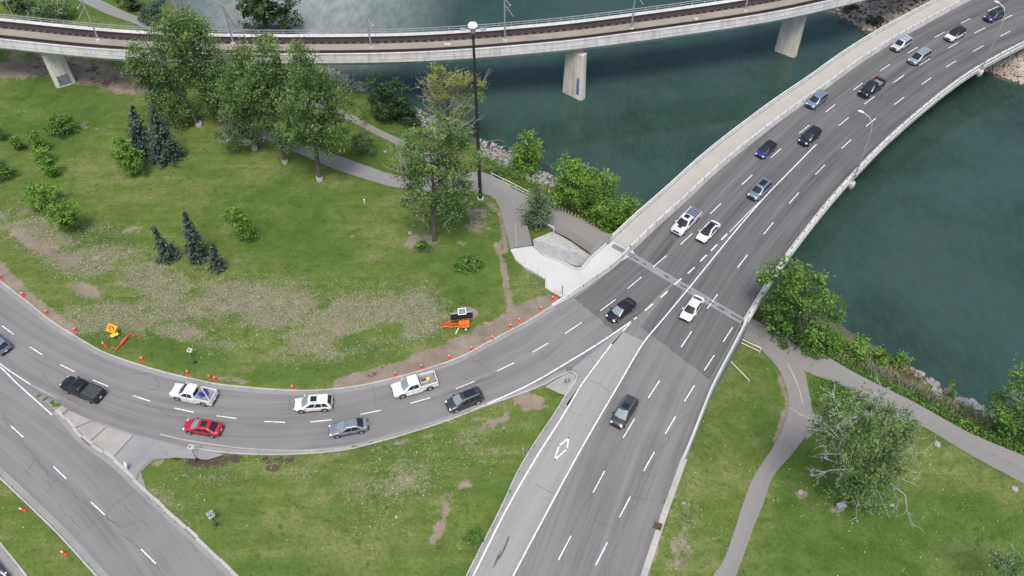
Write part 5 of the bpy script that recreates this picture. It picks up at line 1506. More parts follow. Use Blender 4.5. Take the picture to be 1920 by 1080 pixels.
# ================================================================ CONES
def cone_parts(root):
    link('cone_base', cached('cbase', lambda: MB().box((0, 0, .03), (.46, .46, .06), taper=.92).mesh('cone_base', M['red_orange'])), root)
    link('cone_body', cached('cbody', lambda: MB().lathe([(.20, .06), (.155, .40), (.115, .66)], n=12).lathe([(.085, .90), (.06, 1.05), (.03, 1.07)], n=12).mesh('cone_body', M['red_orange'], 40)), root)
    link('reflective_band', cached('cband', lambda: MB().lathe([(.117, .66), (.088, .90)], n=12).mesh('reflective_band', M['white'], 40)), root)
CONES = [(2, 522, 'by the ramp kerb at the left edge of the lawn', 8), (44, 555, 'on the bare verge, second from the left edge', -5), (88, 588, 'on the bare verge, third from the left edge', 5), (142, 621, 'where the bare verge meets the grass', 0), (198, 648, 'just left of the fallen orange sign stand', -18),
         (269, 676, 'just right of the fallen orange sign stand', -12), (353, 701, 'nearest below the white diamond sign', 0), (394, 710, 'of the close pair above the white pickup, left one', -6), (404, 713, 'of the close pair above the white pickup, right one', 0), (549, 729, 'on the kerb above the white sport utility', 0),
         (742, 704, 'above the bonnet of the work pickup', 0), (791, 690, 'above the cab of the work pickup', 0), (843, 672, 'on the bare dirt midway between pickup and trailer', 0), (884, 656, 'on the bare dirt below the message trailer', 0), (923, 636, 'on the bare dirt right of the message trailer', 0),
         (957, 614, 'set back on the bare dirt, lower of two', 0), (973, 603, 'set back on the bare dirt, upper of two', 0), (1014, 581, 'nearest to the tip of the ramp barrier', 0), (1036, 562, 'tucked against the start of the ramp barrier', 0), (1043, 556, 'behind the start of the ramp barrier by the plaza', 0),
         (48, 958, 'tipped over on the grass verge of the side road, upper one', -40), (124, 1040, 'tipped on the grass verge of the side road, lower one', -30)]
for x, y, where, tilt in CONES:
    c = thing('traffic_cone', 'traffic cone ' + where, 'traffic cone', G(x, y) + Vector((0, 0, .02)), random.uniform(0, 3), 'traffic cones along the verges')
    c.rotation_euler = (0, R(tilt * .8), random.uniform(-.3, .3))
    cone_parts(c); c.scale = (.88, .88, .92)

M['sign_white'] = plain('dull_sign_white', (0.52, 0.54, 0.57), .5)
# ================================================================ SIGNS
def sign_frame(base, look=None):
    """heading so that the sign's face (+X side) points towards the camera side of the road"""
    return base
def plate_diamond(mb, s, z, x=0.0, th=.03):
    vs = [(x + th, 0, z - s), (x + th, s, z), (x + th, 0, z + s), (x + th, -s, z), (x, 0, z - s), (x, s, z), (x, 0, z + s), (x, -s, z)]
    return mb.add(vs, [(0, 1, 2, 3), (7, 6, 5, 4), (0, 4, 5, 1), (1, 5, 6, 2), (2, 6, 7, 3), (3, 7, 4, 0)])
def face_quad(mb, y0, z0, y1, z1, w_, x):
    d = Vector((0, y1 - y0, z1 - z0)); n_ = Vector((0, -d.z, d.y)).normalized() * w_ / 2
    a, b_ = Vector((x, y0, z0)), Vector((x, y1, z1))
    q = [a + n_, a - n_, b_ - n_, b_ + n_]
    return mb.add(q + [v - Vector((.008, 0, 0)) for v in q], [(0, 1, 2, 3), (0, 4, 5, 1), (1, 5, 6, 2), (2, 6, 7, 3), (3, 7, 4, 0)])
# yellow-orange merge sign with a yellow tab
b = G(219, 637)
ys = thing('warning_sign', 'orange-yellow diamond sign with a black merge arrow and a yellow tab on the verge', 'road sign', b, R(-62))
ys.rotation_euler = (0, R(-28), R(-62))
MB().tube([(0, 0, -.1), (0, 0, 1.5)], .05, 6).build('post', M['dark_steel'], ys)
plate_diamond(MB(), .80, 1.75, .04).build('panel', M['sign_orange'], ys)
MB().box((.065, .0, .80), (.03, .95, .42)).build('tab', M['yellow'], ys)
mbk = MB(); face_quad(mbk, -.22, 1.38, -.22, 1.95, .10, .082); face_quad(mbk, -.22, 1.95, -.10, 2.12, .10, .082); face_quad(mbk, .22, 1.38, .20, 1.85, .10, .082); face_quad(mbk, .20, 1.85, .02, 2.1, .10, .082); face_quad(mbk, -.30, 1.9, -.22, 2.05, .08, .0821); face_quad(mbk, .28, 1.78, .2, 1.95, .08, .0821)
mbk.build('merge_arrow', M['black'], ys)
# fallen orange stand
def fallen_stand(a_px, b_px, label):
    A, B = G(*a_px), G(*b_px)
    d = (B - A); Ln = d.length; ang = math.atan2(d.y, d.x)
    r_ = thing('fallen_sign_stand', label, 'sign stand', A + Vector((0, 0, .08)), ang)
    MB().box((Ln / 2, 0, .12), (Ln, .12, .10)).build('bar', M['red_orange'], r_)
    MB().box((Ln * .52, 0, .18), (Ln * .36, .34, .04)).build('folded_panel', M['red_orange'], r_)
    for x, y in ((.05, .35), (Ln - .05, -.35)):
        MB().tube([(x, 0, .08), (x + y * .3, y * 2.6, .10)], .06, 5).build('foot', M['red_orange'], r_)
    MB().box((.3, 0, .12), (.25, .14, .12)).build('weight', M['red_orange'], r_)
    return r_
fallen_stand((219, 657), (246, 628), 'fallen orange sign stand lying between the yellow sign and the kerb')
fallen_stand((829, 612), (852, 603), 'fallen orange sign stand lying at the tow bar of the message trailer')
def diamond_white(base, label, face):
    r_ = thing('diamond_sign', label, 'road sign', G(*base), face)
    r_.rotation_euler = (0, R(-24), face)
    MB().tube([(0, 0, -.1), (0, 0, 2.0)], .04, 6).build('post', M['dark_steel'], r_)
    plate_diamond(MB(), .42, 2.0, .04).build('panel', M['sign_white'], r_)
    mb = MB(); face_quad(mb, -.10, 1.90, -.10, 2.14, .11, .082); face_quad(mb, -.10, 2.14, .12, 2.04, .10, .0822)
    mb.build('black_symbol', M['black'], r_)
    MB().box((0, 0, .06), (.5, .5, .12)).build('base', M['dark_steel'], r_)
diamond_white((366, 680), 'white diamond sign with black symbol standing in the grass above the ramp', R(-60))
diamond_white((369, 862), 'white diamond sign with black symbol standing in dark mulch below the ramp', R(-60))
r_ = thing('speed_sign', 'tilted white speed sign reading 50 on a dark stand in the gore lawn', 'road sign', G(408, 986), R(-48))
r_.rotation_euler = (0, R(-22), R(-48))
MB().tube([(0, 0, -.05), (0, 0, 1.5)], .05, 6).build('post', M['dark_steel'], r_)
for y, x in ((.5, .4), (-.5, .4), (.5, -.4), (-.5, -.4)):
    MB().tube([(0, 0, .35), (x, y, 0)], .035, 5).build('leg', M['dark_steel'], r_)
MB().box((.05, 0, 1.9), (.03, .72, .95)).build('panel', M['sign_white'], r_)
mb = MB()
for s in ([(-.26, 2.05, -.04, 2.05), (-.26, 2.05, -.26, 1.85), (-.26, 1.85, -.05, 1.85), (-.05, 1.85, -.05, 1.62), (-.05, 1.62, -.26, 1.62)], [(.05, 2.05, .26, 2.05), (.05, 2.05, .05, 1.62), (.26, 2.05, .26, 1.62), (.05, 1.62, .26, 1.62)]):
    for y0, z0, y1, z1 in s: face_quad(mb, y0, z0, y1, z1, .075, .075)
mb.build('numerals', M['black'], r_)
MB().box((.068, 0, 2.26), (.01, .5, .09)).build('caption_bar', M['black'], r_)
r_ = thing('island_sign', 'white sign leaning on the kerb at the end of the traffic island', 'road sign', G(240, 880), R(-140))
MB().tube([(0, 0, -.1), (-.1, 0, 1.1)], .04, 6).build('post', M['galv'], r_)
MB().box((.0, 0, 1.0), (.04, .62, .75), mat=Matrix.Rotation(R(-20), 4, 'Y')).build('panel', M['white'], r_)
# two pairs of grey object markers at the gore nose
for i, (x, y, lb) in enumerate(((1067, 700, 'grey double marker board standing at the tip of the gore nose'), (1063, 722, 'grey double marker board standing behind the gore nose on the concrete'))):
    r_ = thing('marker_board', lb, 'road marker', P(x, y, .13), R(-80))
    MB().tube([(0, 0, 0), (0, 0, 1.0)], .03, 5).build('post', M['galv'], r_)
    for s in (-.22, .22):
        MB().box((.03, s, 1.1), (.03, .26, .75)).build('board', M['patch_paint'], r_)
# small sign post by the lane kerb and on the plaza
r_ = thing('sign_post', 'slim grey sign post seen edge-on in the grass beside the diamond lane', 'road sign', G(981, 858), R(150))
MB().tube([(0, 0, -.1), (0, 0, 2.1)], .045, 6).build('post', M['galv'], r_)
MB().box((.05, 0, 1.9), (.03, .45, .6)).build('panel', M['galv'], r_)
r_ = thing('sign_post', 'small brown-backed sign post at the lower tip of the white plaza', 'road sign', P(1054, 552, .05), R(160))
MB().tube([(0, 0, 0), (0, 0, 1.7)], .04, 6).build('post', M['dark_steel'], r_)
MB().box((.04, 0, 1.55), (.03, .4, .5)).build('panel', M['wood'], r_)
MB().box((-.04, .1, 1.05), (.03, .3, .25)).build('lower_panel', M['dark_steel'], r_)
r_ = thing('path_sign', 'thin white sign post beside the lower path behind the grey-leaved tree', 'sign', G(1029, 372), R(-100))
MB().tube([(0, 0, 0), (0, 0, 2.2)], .035, 6).build('post', M['white_rail'], r_)
MB().box((.05, 0, 1.6), (.03, .35, .5)).build('panel', M['yellow'], r_)
r_ = thing('path_sign', 'thin grey sign post standing on the grass triangle behind the dying tree', 'sign', G(1655, 745), R(-100))
MB().tube([(0, 0, 0), (0, 0, 2.4)], .04, 6).build('post', M['galv'], r_)
MB().box((.05, 0, 2.1), (.03, .4, .5)).build('panel', M['galv'], r_)
r_ = thing('white_bollard', 'white bollard at the end of the log fence by the underpass', 'bollard', G(1450, 627), 0)
MB().lathe([(.10, 0), (.10, .95), (.06, 1.02)], n=10).build('post', M['white_rail'], r_, 40)
MB().lathe([(.105, .6), (.105, .75)], n=10).build('band', M['patch_paint'], r_)

# ================================================================ MESSAGE TRAILER
tr = thing('message_trailer', 'orange trailer carrying a black message board with a small solar panel', 'trailer', G(872, 612), R(8))
MB().box((-.1, 0, .62), (1.5, .9, .55), taper=.92).build('battery_box', M['orange'], tr, 30)
MB().box((-.95, .25, .5), (2.6, .10, .10)).box((-.95, -.25, .5), (2.6, .10, .10)).build('chassis', M['orange'], tr)
MB().tube([(-2.1, 0, .5), (-3.1, 0, .42)], .06, 6).build('tow_bar', M['orange'], tr)
MB().tube([(-1.9, -.1, .5), (-1.9, -.1, .02)], .05, 6).build('jack_stand', M['galv'], tr)
MB().tube([(-.9, -.5, .5), (-1.4, -1.1, .02)], .04, 5).build('outrigger', M['galv'], tr)
MB().tube([(-.1, .25, .8), (-.1, .25, 3.0)], .07, 6).build('mast', M['orange'], tr)
MB().box((-.35, .15, 2.15), (3.0, .16, 1.25)).build('message_board', M['black'], tr)
MB().box((-.35, .15, 2.80), (3.04, .22, .05)).build('board_rim', M['galv'], tr)
MB().box((0, 0, 0), (1.1, .9, .05), mat=Matrix.Translation((-.25, .05, 3.15)) @ Matrix.Rotation(R(25), 4, 'X')).build('solar_panel_frame', M['white_rail'], tr)
MB().box((0, 0, 0), (.92, .72, .03), mat=Matrix.Translation((-.25, .035, 3.18)) @ Matrix.Rotation(R(25), 4, 'X')).build('solar_panel', M['patch_paint'], tr)
for s in (-.72, .72):
    wl = link('wheel', cached('trw', lambda: MB().lathe([(.28, -.11), (.36, -.09), (.36, .09), (.28, .11)], n=18, axis='Y').mesh('wheel', M['tyre'], 30)), tr, (.05, s, .36))
    MB().lathe([(.20, -.02), (.20, .02)], n=12, axis='Y').build('rim', M['white'], wl).location = (0, .115 * (1 if s > 0 else -1), 0)
    MB().box((.05, s, .78), (.95, .28, .06)).build('mudguard', M['orange'], tr)

# ================================================================ TALL LAMP AND BRIDGE LAMPS
hm = thing('high_mast_light', 'tall dark floodlight mast with a white domed head beside the bike path', 'lamp post', G(901, 373))
HM = 31.5
MB().lathe([(.55, -.2), (.55, .25)], n=14).build('footing', M['bridge_concrete'], hm)
MB().tube([(0, 0, .2), (0, 0, 12), (0, 0, 22), (0, 0, HM - 1.2)], [.29, .26, .22, .17], 12).build('pole', M['dark_steel'], hm, 50)
MB().box((.0, -.42, 2.0), (.3, .22, .45)).build('junction_box', M['dark_steel'], hm)
MB().lathe([(.66, 0), (.68, .16), (.58, .36), (.34, .50), (.08, .54)], (0, 0, HM - .55), 18).build('dome', M['white'], hm, 50)
MB().lathe([(.30, -.3), (.36, 0), (.30, .5)], (0, 0, HM - 1.2), 10).build('head_frame', M['galv'], hm)
for k in range(8):
    a = 2 * math.pi * k / 8 + .2
    MB().tube([(0, 0, HM - 1.0), (.72 * math.cos(a), .72 * math.sin(a), HM - .75)], .03, 4).build('stay', M['galv'], hm)
for s in (-1, 1):
    MB().tube([(s * .2, 0, HM - 1.0), (s * 1.1, 0, HM - 1.0)], .05, 5).build('arm', M['galv'], hm)
    MB().box((s * 1.35, 0, HM - 1.0), (.75, .45, .22), taper=.8).build('floodlight', M['galv'], hm)
def bridge_lamp(base, out_px, label, h=13.0):
    b_ = P(*base, .2)
    i = int(np.argmin(np.hypot(Rb[:, 0] - b_.x, Rb[:, 1] - b_.y)))
    q = Vector((*normals2d(Rb)[i], 0)) * SR
    b_ = Vector((Rb[i, 0], Rb[i, 1], 0)) + q * 1.05
    r_ = thing('bridge_lamp', label, 'street lamp', b_ + Vector((0, 0, -.5)), 0, 'lamps along the bridge parapet')
    mb = MB().lathe([(.25, -.8), (.55, -.2), (.55, .45), (.50, .55)], (0, 0, 0), 12)
    mb.build('bracket', M['bridge_concrete'], r_, 40)
    inn = -q
    pts = [(0, 0, .6), tuple(inn * -.0 + Vector((0, 0, h * .4))), tuple(inn * .05 + Vector((0, 0, h * .75))), tuple(inn * .35 + Vector((0, 0, h * .90))), tuple(inn * 1.0 + Vector((0, 0, h * .97))), tuple(inn * 2.2 + Vector((0, 0, h)))]
    MB().tube(pts, [.15, .125, .10, .085, .07, .055], 8).build('pole', M['galv'], r_, 60)
    hd = Vector(pts[-1]) + inn * .35
    MB().box(tuple(hd), (.85, .34, .15), math.atan2(inn.y, inn.x), taper=.8).build('lamp_head', M['white_rail'], r_)
bridge_lamp((1592, 340), None, 'curved grey street lamp rising over the bridge parapet above the black pickup lane')
bridge_lamp((1835, 130), None, 'curved grey street lamp farther up the bridge parapet near the far bank')

# ================================================================ LOG FENCES, BOULDERS, BITS
def log_fence(pts, label, step=.62):
    line = spline([G(x, y) for x, y in pts], step)
    fz = thing('log_fence', label, 'fence', tuple(line[0]))
    me = MB().lathe([(.14, -.3), (.14, 1.0), (.11, 1.08)], n=7).mesh('log', M['wood'], 40)
    for p in line:
        o = link('log', me, fz)
        o.location = Vector(p) - fz.location + Vector((0, 0, random.uniform(-.18, .06)))
        o.rotation_euler = (random.uniform(-.06, .06), random.uniform(-.06, .06), random.uniform(0, 6))
        s = random.uniform(.8, 1.15); o.scale = (s, s, 1)
log_fence([(1042, 391), (1090, 417), (1140, 446), (1160, 458)], 'row of short upright logs between the lower path and the bushes left of the bridge')
log_fence([(1428, 607), (1452, 626), (1480, 638), (1497, 645)], 'row of short upright logs between the path and the big bush right of the bridge')

def rock_mesh(seed, mat):
    r_ = np.random.default_rng(seed)
    bm = bmesh.new()
    bmesh.ops.create_icosphere(bm, subdivisions=1, radius=1.0)
    sc = np.array([1.0, r_.uniform(.65, .95), r_.uniform(.5, .8)])
    for v in bm.verts:
        k = r_.uniform(.72, 1.12)
        v.co = Vector(np.array(v.co) * sc * k)
    me = bpy.data.meshes.new('stone'); bm.to_mesh(me); bm.free()
    me.materials.append(mat)
    return me
ROCKS = [rock_mesh(i, M['boulder']) for i in range(6)]
ROCKS_S = [rock_mesh(40 + i, M['stone']) for i in range(4)]
ROCKS_T = [rock_mesh(20 + i, M['boulder_tan']) for i in range(6)]
# right bank: boulders one can pick out
bank = [(1690, 687), (1715, 698), (1745, 714), (1765, 726), (1790, 742), (1815, 754), (1840, 765), (1862, 775)]
cnt = 0
for (x1, y1), (x2, y2) in zip(bank[:-1], bank[1:]):
    for k in range(11 if x1 < 1780 else 17):
        t = random.random(); s = random.gauss(0, 1)
        wdt = 5 if x1 < 1740 else (8 if x1 < 1790 else 13)
        x = x1 + (x2 - x1) * t - abs(s) * wdt * .45 + 2; y = y1 + (y2 - y1) * t + abs(s) * wdt * .9 - 2
        p = G(x, y); p.z = max(p.z, WATER - .05)
        o = link('boulder', random.choice(ROCKS), None, p + Vector((0, 0, .12)))
        r_ = random.uniform(.30, .62); o.scale = (r_, r_, r_); o.rotation_euler = (random.uniform(-.4, .4), random.uniform(-.4, .4), random.uniform(0, 6))
        tag(o, 'pale grey boulder in the rock bank at the water right of the bridge', 'boulder', 'boulders along the near right bank')
def riprap(name, label, spots, rocks, rmin, rmax):
    V, Q, off = [], [], 0
    base = []
    for me in rocks:
        v = np.zeros(len(me.vertices) * 3, np.float32); me.vertices.foreach_get('co', v)
        f = np.array([list(p.vertices) for p in me.polygons]); base.append((v.reshape(-1, 3), f))
    for p in spots:
        v, f = base[rng.integers(len(base))]
        a = rng.uniform(0, 6.28); ca, sa = math.cos(a), math.sin(a); r_ = rng.uniform(rmin, rmax)
        rot = np.array([[ca, -sa, 0], [sa, ca, 0], [0, 0, 1]])
        V.append(v @ rot.T * r_ + np.array(p)); Q.append(f + off); off += len(v)
    me = fast_mesh(name, np.vstack(V), np.vstack(Q), rocks[0].materials[0])
    return tag(link(name, me), label, 'rocks', None, 'stuff')
def scatter_px(poly, n):
    xs_, ys_ = [q[0] for q in poly], [q[1] for q in poly]
    out = []
    while len(out) < n:
        x, y = random.uniform(min(xs_), max(xs_)), random.uniform(min(ys_), max(ys_))
        if inside(poly, np.array([x]), np.array([y]))[0]:
            p = G(x, y); p.z = max(p.z, WATER - .1); out.append(tuple(p + Vector((0, 0, .05))))
    return out
riprap('riprap', 'tan rock bank on the far shore left of the road bridge', scatter_px([(1540, 15), (1580, 34), (1625, 60), (1660, 62), (1760, 0), (1760, -25), (1660, -25), (1640, 5), (1590, 5), (1560, 8)], 720), ROCKS_T, .34, .62)
riprap('riprap', 'grey-brown rock bank on the far shore right of the road bridge', scatter_px([(1845, 132), (1930, 162), (1935, 70), (1900, 95)], 420), ROCKS_T, .34, .62)
riprap('riprap', 'pale stones along the near shore behind the leftmost dark bushes', scatter_px([(612, 124), (668, 150), (690, 172), (660, 172), (618, 150)], 130), ROCKS, .25, .6)
riprap('riprap', 'pale stones along the near shore below the yellowing tree', scatter_px([(770, 195), (800, 212), (830, 226), (840, 262), (808, 262), (780, 222)], 110), ROCKS, .25, .55)
riprap('riprap', 'pale stones along the near shore right of the tall mast', scatter_px([(893, 258), (930, 272), (965, 292), (1000, 316), (1042, 332), (1045, 352), (1005, 345), (960, 325), (905, 292)], 260), ROCKS, .22, .58)
dw = thing('driftwood_pile', 'tangle of pale driftwood on the stones right of the tall mast', 'driftwood', G(935, 292))
for k in range(46):
    a = random.gauss(.3, .9); L_ = random.uniform(.8, 2.4); c = Vector((random.gauss(0, 1.3), random.gauss(0, .8), random.uniform(.15, .7)))
    d = Vector((math.cos(a), math.sin(a), random.uniform(-.2, .25))) * L_ / 2
    MB().tube([c - d, c + d], [.06, .035], 4).build('branch', M['bark_pale'], dw)
p0, p1_ = G(915, 268), G(960, 274)
dl = thing('driftwood_log', 'long dark driftwood log lying at the water line right of the mast', 'log', p0 + Vector((0, 0, .3)))
MB().tube([(0, 0, 0), (2, .2, .1), tuple(p1_ - p0 + Vector((0, 0, .1)))], [.2, .17, .1], 7).build('trunk', M['bark'], dl, 60)
# loose stones and stumps on the lawns
for x, y, r_, lb in [(769, 438, .45, 'pale flat stone at the foot of the lone poplar'), (1757, 833, .55, 'pale boulder in the grass below the east path'), (1902, 917, .5, 'pale boulder in the grass at the right edge'), (1522, 890, .35, 'small pale stone left of the dying tree'), (1548, 858, .4, 'grey stone in the dirt left of the dying tree'), (1563, 803, .3, 'cream stone beside the path link'),
                     (722, 285, .35, 'white stone on the grass between the two paths'), (743, 970, .25, 'white scrap of litter in the middle of the gore lawn'), (1672, 947, .45, 'grey rock under the dying tree'), (1282, 944, .25, 'white stone on the verge right of the storm drain'), (1501, 924, .45, 'old stump in bare soil left of the bench slab')]:
    o = link('stone', random.choice(ROCKS_S), None, G(x, y) + Vector((0, 0, .08)))
    o.scale = (r_, r_, r_ * .7); o.rotation_euler.z = random.uniform(0, 6)
    tag(o, lb, 'stone')
bx = thing('grey_box', 'grey metal cabinet leaning under the dying tree on the lawn', 'cabinet', G(1573, 955), R(15))
MB().box((0, 0, .55), (.95, .6, 1.1), taper=.96).build('housing', M['galv'], bx, 30)
MB().box((0, -.02, 1.13), (1.05, .7, .06)).build('lid', M['galv'], bx)
hy = thing('survey_stake', 'pale marker stake with a white top standing on the meadow', 'stake', G(684, 381))
MB().lathe([(.10, 0), (.12, .5), (.16, .75), (.06, .95)], n=8).build('post', M['white_rail'], hy)
# ================================================================ TREES AND PLANTS
def leaf_quads(cent, size, tint, up=.35, asp=.6):
    """one quad per centre, random facing biased upward."""
    n = len(cent)
    nr = rng.normal(size=(n, 3)); nr[:, 2] = np.abs(nr[:, 2]) + up
    nr /= np.linalg.norm(nr, axis=1)[:, None]
    t = np.cross(nr, rng.normal(size=(n, 3))); t /= np.linalg.norm(t, axis=1)[:, None] + 1e-9
    b_ = np.cross(nr, t)
    s = (size * rng.uniform(.65, 1.35, n))[:, None]
    v = np.stack([cent + t * s * .5, cent + b_ * s * asp * .5, cent - t * s * .5, cent - b_ * s * asp * .5], 1).reshape(-1, 3)
    q = np.arange(n * 4).reshape(n, 4)
    return v, q, np.repeat(tint, 4)

def crown_points(blobs, n_leaf, clump=.75, per=34, hollow=.45, droop=0.0):
    vol = np.array([b_[1][0] * b_[1][1] * b_[1][2] for b_ in blobs]) ** .75
    vol /= vol.sum()
    pts, tint, hubs = [], [], []
    for (c, r_), f in zip(blobs, vol):
        k = max(3, int(n_leaf * f / per))
        d = rng.normal(size=(k, 3)); d /= np.linalg.norm(d, axis=1)[:, None]
        rad = (hollow + (1 - hollow) * rng.random(k) ** .6) * (1 + .16 * rng.normal(size=k))
        hc = np.array(c) + d * np.array(r_) * rad[:, None]
        ct = rng.normal(.48, .26, k) + .13 * d[:, 2] * 1.0  # light from above painted in: upper clumps tinted lighter
        for h_, t_ in zip(hc, ct):
            cs = clump * rng.uniform(.6, 1.35)
            m_ = int(per * rng.uniform(.5, 1.5))
            g_ = rng.normal(size=(m_, 3)) * cs * np.array([.55, .55, .42])
            g_[:, 2] -= droop * np.linalg.norm(g_[:, :2], axis=1)
            pts.append(h_ + g_); tint.append(np.clip(t_ + rng.normal(0, .13, m_), 0, 1))
        hubs.append(hc)
    return np.vstack(pts), np.concatenate(tint), np.vstack(hubs)

def blobs_px(base, spec, depth_k=.9, slim=1.0):
    """crown masses given by where they show: (px, py, rx, ry[, dy]) -> local ellipsoids about base."""
    out = []
    for s in spec:
        x, y, rx_, ry_ = s[:4]
        rx_ = rx_ * slim
        dy_ = s[4] if len(s) > 4 else 0
        c = PY(x, y, base.y + dy_)
        k = mpp(c)
        r_ = rx_ * k
        out.append((tuple(c - base), (r_, r_ * depth_k, max(.4, ry_ * k * 1.02))))
    return out

def trunk_mesh(blobs, hubs, r0, n_limb=9, lean=None, fork=.45):
    mb = MB()
    zc = max(b_[0][2] + b_[1][2] * .5 for b_ in blobs)
    top = np.mean([np.array(b_[0]) for b_ in blobs], axis=0)
    top = Vector((top[0], top[1], zc))
    def at(t):
        q = Vector((0, 0, 0)).lerp(top, t)
        return q + Vector((math.sin(t * 5) * r0 * .6, math.cos(t * 4) * r0 * .5 - r0 * .5, 0)) * t
    ts = [0, .04, .12, .3, .5, .7, .88, 1]
    mb.tube([at(t) + (Vector((0, 0, -.3)) if t == 0 else Vector()) for t in ts], [r0 * 1.5, r0 * 1.15, r0, r0 * .85, r0 * .62, r0 * .42, r0 * .25, r0 * .08], 8)
    idx = rng.choice(len(hubs), min(n_limb, len(hubs)), replace=False)
    for i in idx:
        h_ = Vector(hubs[i])
        t = min(.92, max(fork * .7, (h_.z / max(zc, .1)) * .72))
        s = at(t); m_ = s.lerp(h_, .5) + Vector((0, 0, .25))
        mb.tube([s, m_, h_], [r0 * .38 * (1.2 - t), r0 * .24 * (1.2 - t), .02], 5)
    return mb

PG = 'poplars along the river bank'
def tree(name, label, cat, base, spec, n_leaf, leaf, mat, r0=.3, clump=.8, per=46, hollow=.45, group=None, limbs=10, depth_k=.9, bare=0, up=.35, asp=.6, droop=0.0, hide_trunk=False, guard=False):
    base = base if isinstance(base, Vector) else G(*base)
    root = thing(name, label, cat, base, 0, group)
    bl = blobs_px(base, spec, depth_k, .86 if group == PG else 1.0)
    p, t, hubs = crown_points(bl, n_leaf, clump, per, hollow, droop)
    zmin = .15
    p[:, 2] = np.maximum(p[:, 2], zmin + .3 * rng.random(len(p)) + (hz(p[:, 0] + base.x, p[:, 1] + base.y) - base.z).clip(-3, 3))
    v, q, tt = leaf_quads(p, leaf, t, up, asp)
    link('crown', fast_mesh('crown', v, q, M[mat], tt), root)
    if not hide_trunk:
        trunk_mesh(bl, hubs, r0, limbs).build('trunk', M['bark'], root, 60)
    if guard:
        MB().lathe([(r0 * 1.75, -.2), (r0 * 1.75, .75), (r0 * 1.6, .8)], n=10).build('trunk_guard', M['stone'], root, 50)
    if bare:
        tips = np.vstack([np.array(c) + (lambda d: d / np.linalg.norm(d, axis=1)[:, None])(rng.normal(size=(max(2, bare // len(bl)), 3))) * np.array(r_) * rng.uniform(.85, 1.25) for c, r_ in bl])
        for tip in tips:
            tip = Vector(tip); s = tip * .55 + Vector((0, 0, tip.z * .05))
            mb = MB(); branch(mb, s, tip, .07, 2)
            mb.build('bare_branch', M['bark_pale'], root)
    return root

def branch(mb, a, b_, r_, depth):
    m_ = a.lerp(b_, .5) + Vector(rng.normal(0, .10, 3)) * (b_ - a).length
    mb.tube([a, m_, b_], [r_, r_ * .7, r_ * .3], 4, cap=False)
    if depth > 0:
        for _ in range(3):
            t = random.uniform(.35, .95)
            s = a.lerp(m_, t * 2) if t < .5 else m_.lerp(b_, t * 2 - 1)
            d = (b_ - a).normalized() + Vector(rng.normal(0, .55, 3))
            branch(mb, s, s + d.normalized() * (b_ - a).length * random.uniform(.3, .55), r_ * .55, depth - 1)

# --- the poplar row on the left bank
tree('poplar_tree', 'rightmost poplar of the row, upright with a bare grey trunk beside the upper path', 'tree', (600, 338), [(572, 135, 40, 48), (590, 190, 62, 50), (555, 235, 40, 45), (615, 245, 42, 42), (590, 262, 36, 18), (560, 105, 20, 30), (640, 190, 26, 36)], 18150, .35, 'leaf_poplar', .34, .95, group=PG, guard=True)
tree('poplar_tree', 'slender poplar with a dark trunk left of the rightmost poplar', 'tree', (535, 306), [(505, 100, 26, 36), (500, 150, 42, 46), (520, 205, 36, 44), (535, 250, 30, 34), (470, 170, 30, 34)], 12374, .35, 'leaf_poplar', .30, .9, group=PG, guard=True)
tree('poplar_tree', 'poplar in the middle of the row with yellow leaves in its top', 'tree', (478, 280), [(490, 85, 22, 26), (460, 140, 46, 42), (440, 185, 42, 44), (475, 225, 40, 40), (450, 110, 30, 26)], 13200, .35, 'leaf_poplar', .32, .9, group=PG, guard=True)
tree('poplar_tree', 'thin short-crowned poplar low in the middle of the row with pale dead twigs', 'tree', (447, 288), [(440, 235, 34, 26), (425, 255, 26, 20), (465, 262, 22, 18)], 1900, .38, 'leaf_grey', .18, .8, group=PG, bare=14)
tree('poplar_tree', 'big leaning poplar with a dark double trunk at the left of the row', 'tree', (420, 234), [(345, 55, 46, 34), (375, 95, 52, 46), (395, 150, 44, 50), (330, 110, 46, 44), (405, 195, 30, 34), (365, 45, 26, 26)], 18150, .35, 'leaf_poplar', .45, 1.0, group=PG)
tree('poplar_tree', 'leftmost poplar hanging over the rail bridge parapet', 'tree', (374, 236), [(265, 115, 36, 34), (285, 150, 44, 44), (315, 185, 42, 40), (340, 215, 32, 28), (320, 75, 40, 46), (250, 125, 20, 26)], 15674, .35, 'leaf_poplar', .36, 1.0, group=PG, guard=True)
tree('yellow_tree', 'small yellow-leaved sapling crown among the poplar tops at the parapet', 'tree', G(512, 262), [(506, 75, 9, 10), (350, 68, 2, 2)], 260, .36, 'leaf_yellow', .10, .5)
tree('poplar_tree', 'lone poplar between the lawn and the tall mast', 'tree', (815, 451), [(845, 245, 38, 36), (800, 290, 50, 46), (860, 300, 40, 46), (780, 265, 24, 32), (815, 340, 60, 40), (765, 320, 26, 34), (850, 370, 42, 32), (790, 385, 36, 22), (835, 395, 28, 16)], 15500, .33, 'leaf_poplar', .30, .8, group=None, bare=7)
tree('yellowing_tree', 'sparse yellowing tree with bare grey twigs behind the tall mast', 'tree', (838, 262), [(840, 165, 36, 22), (815, 170, 26, 26), (880, 165, 34, 26), (850, 205, 44, 18), (835, 145, 40, 20)], 3600, .36, 'leaf_yellow', .22, .9, hollow=.55, bare=60)
tree('bank_bush', 'dark dense bush on the bank right of the rightmost poplar', 'bush', (722, 222), [(705, 160, 24, 30), (740, 175, 26, 28), (720, 200, 42, 26), (755, 210, 24, 18)], 4200, .45, 'leaf_dark', .16, .8, group='dark bushes on the left bank')
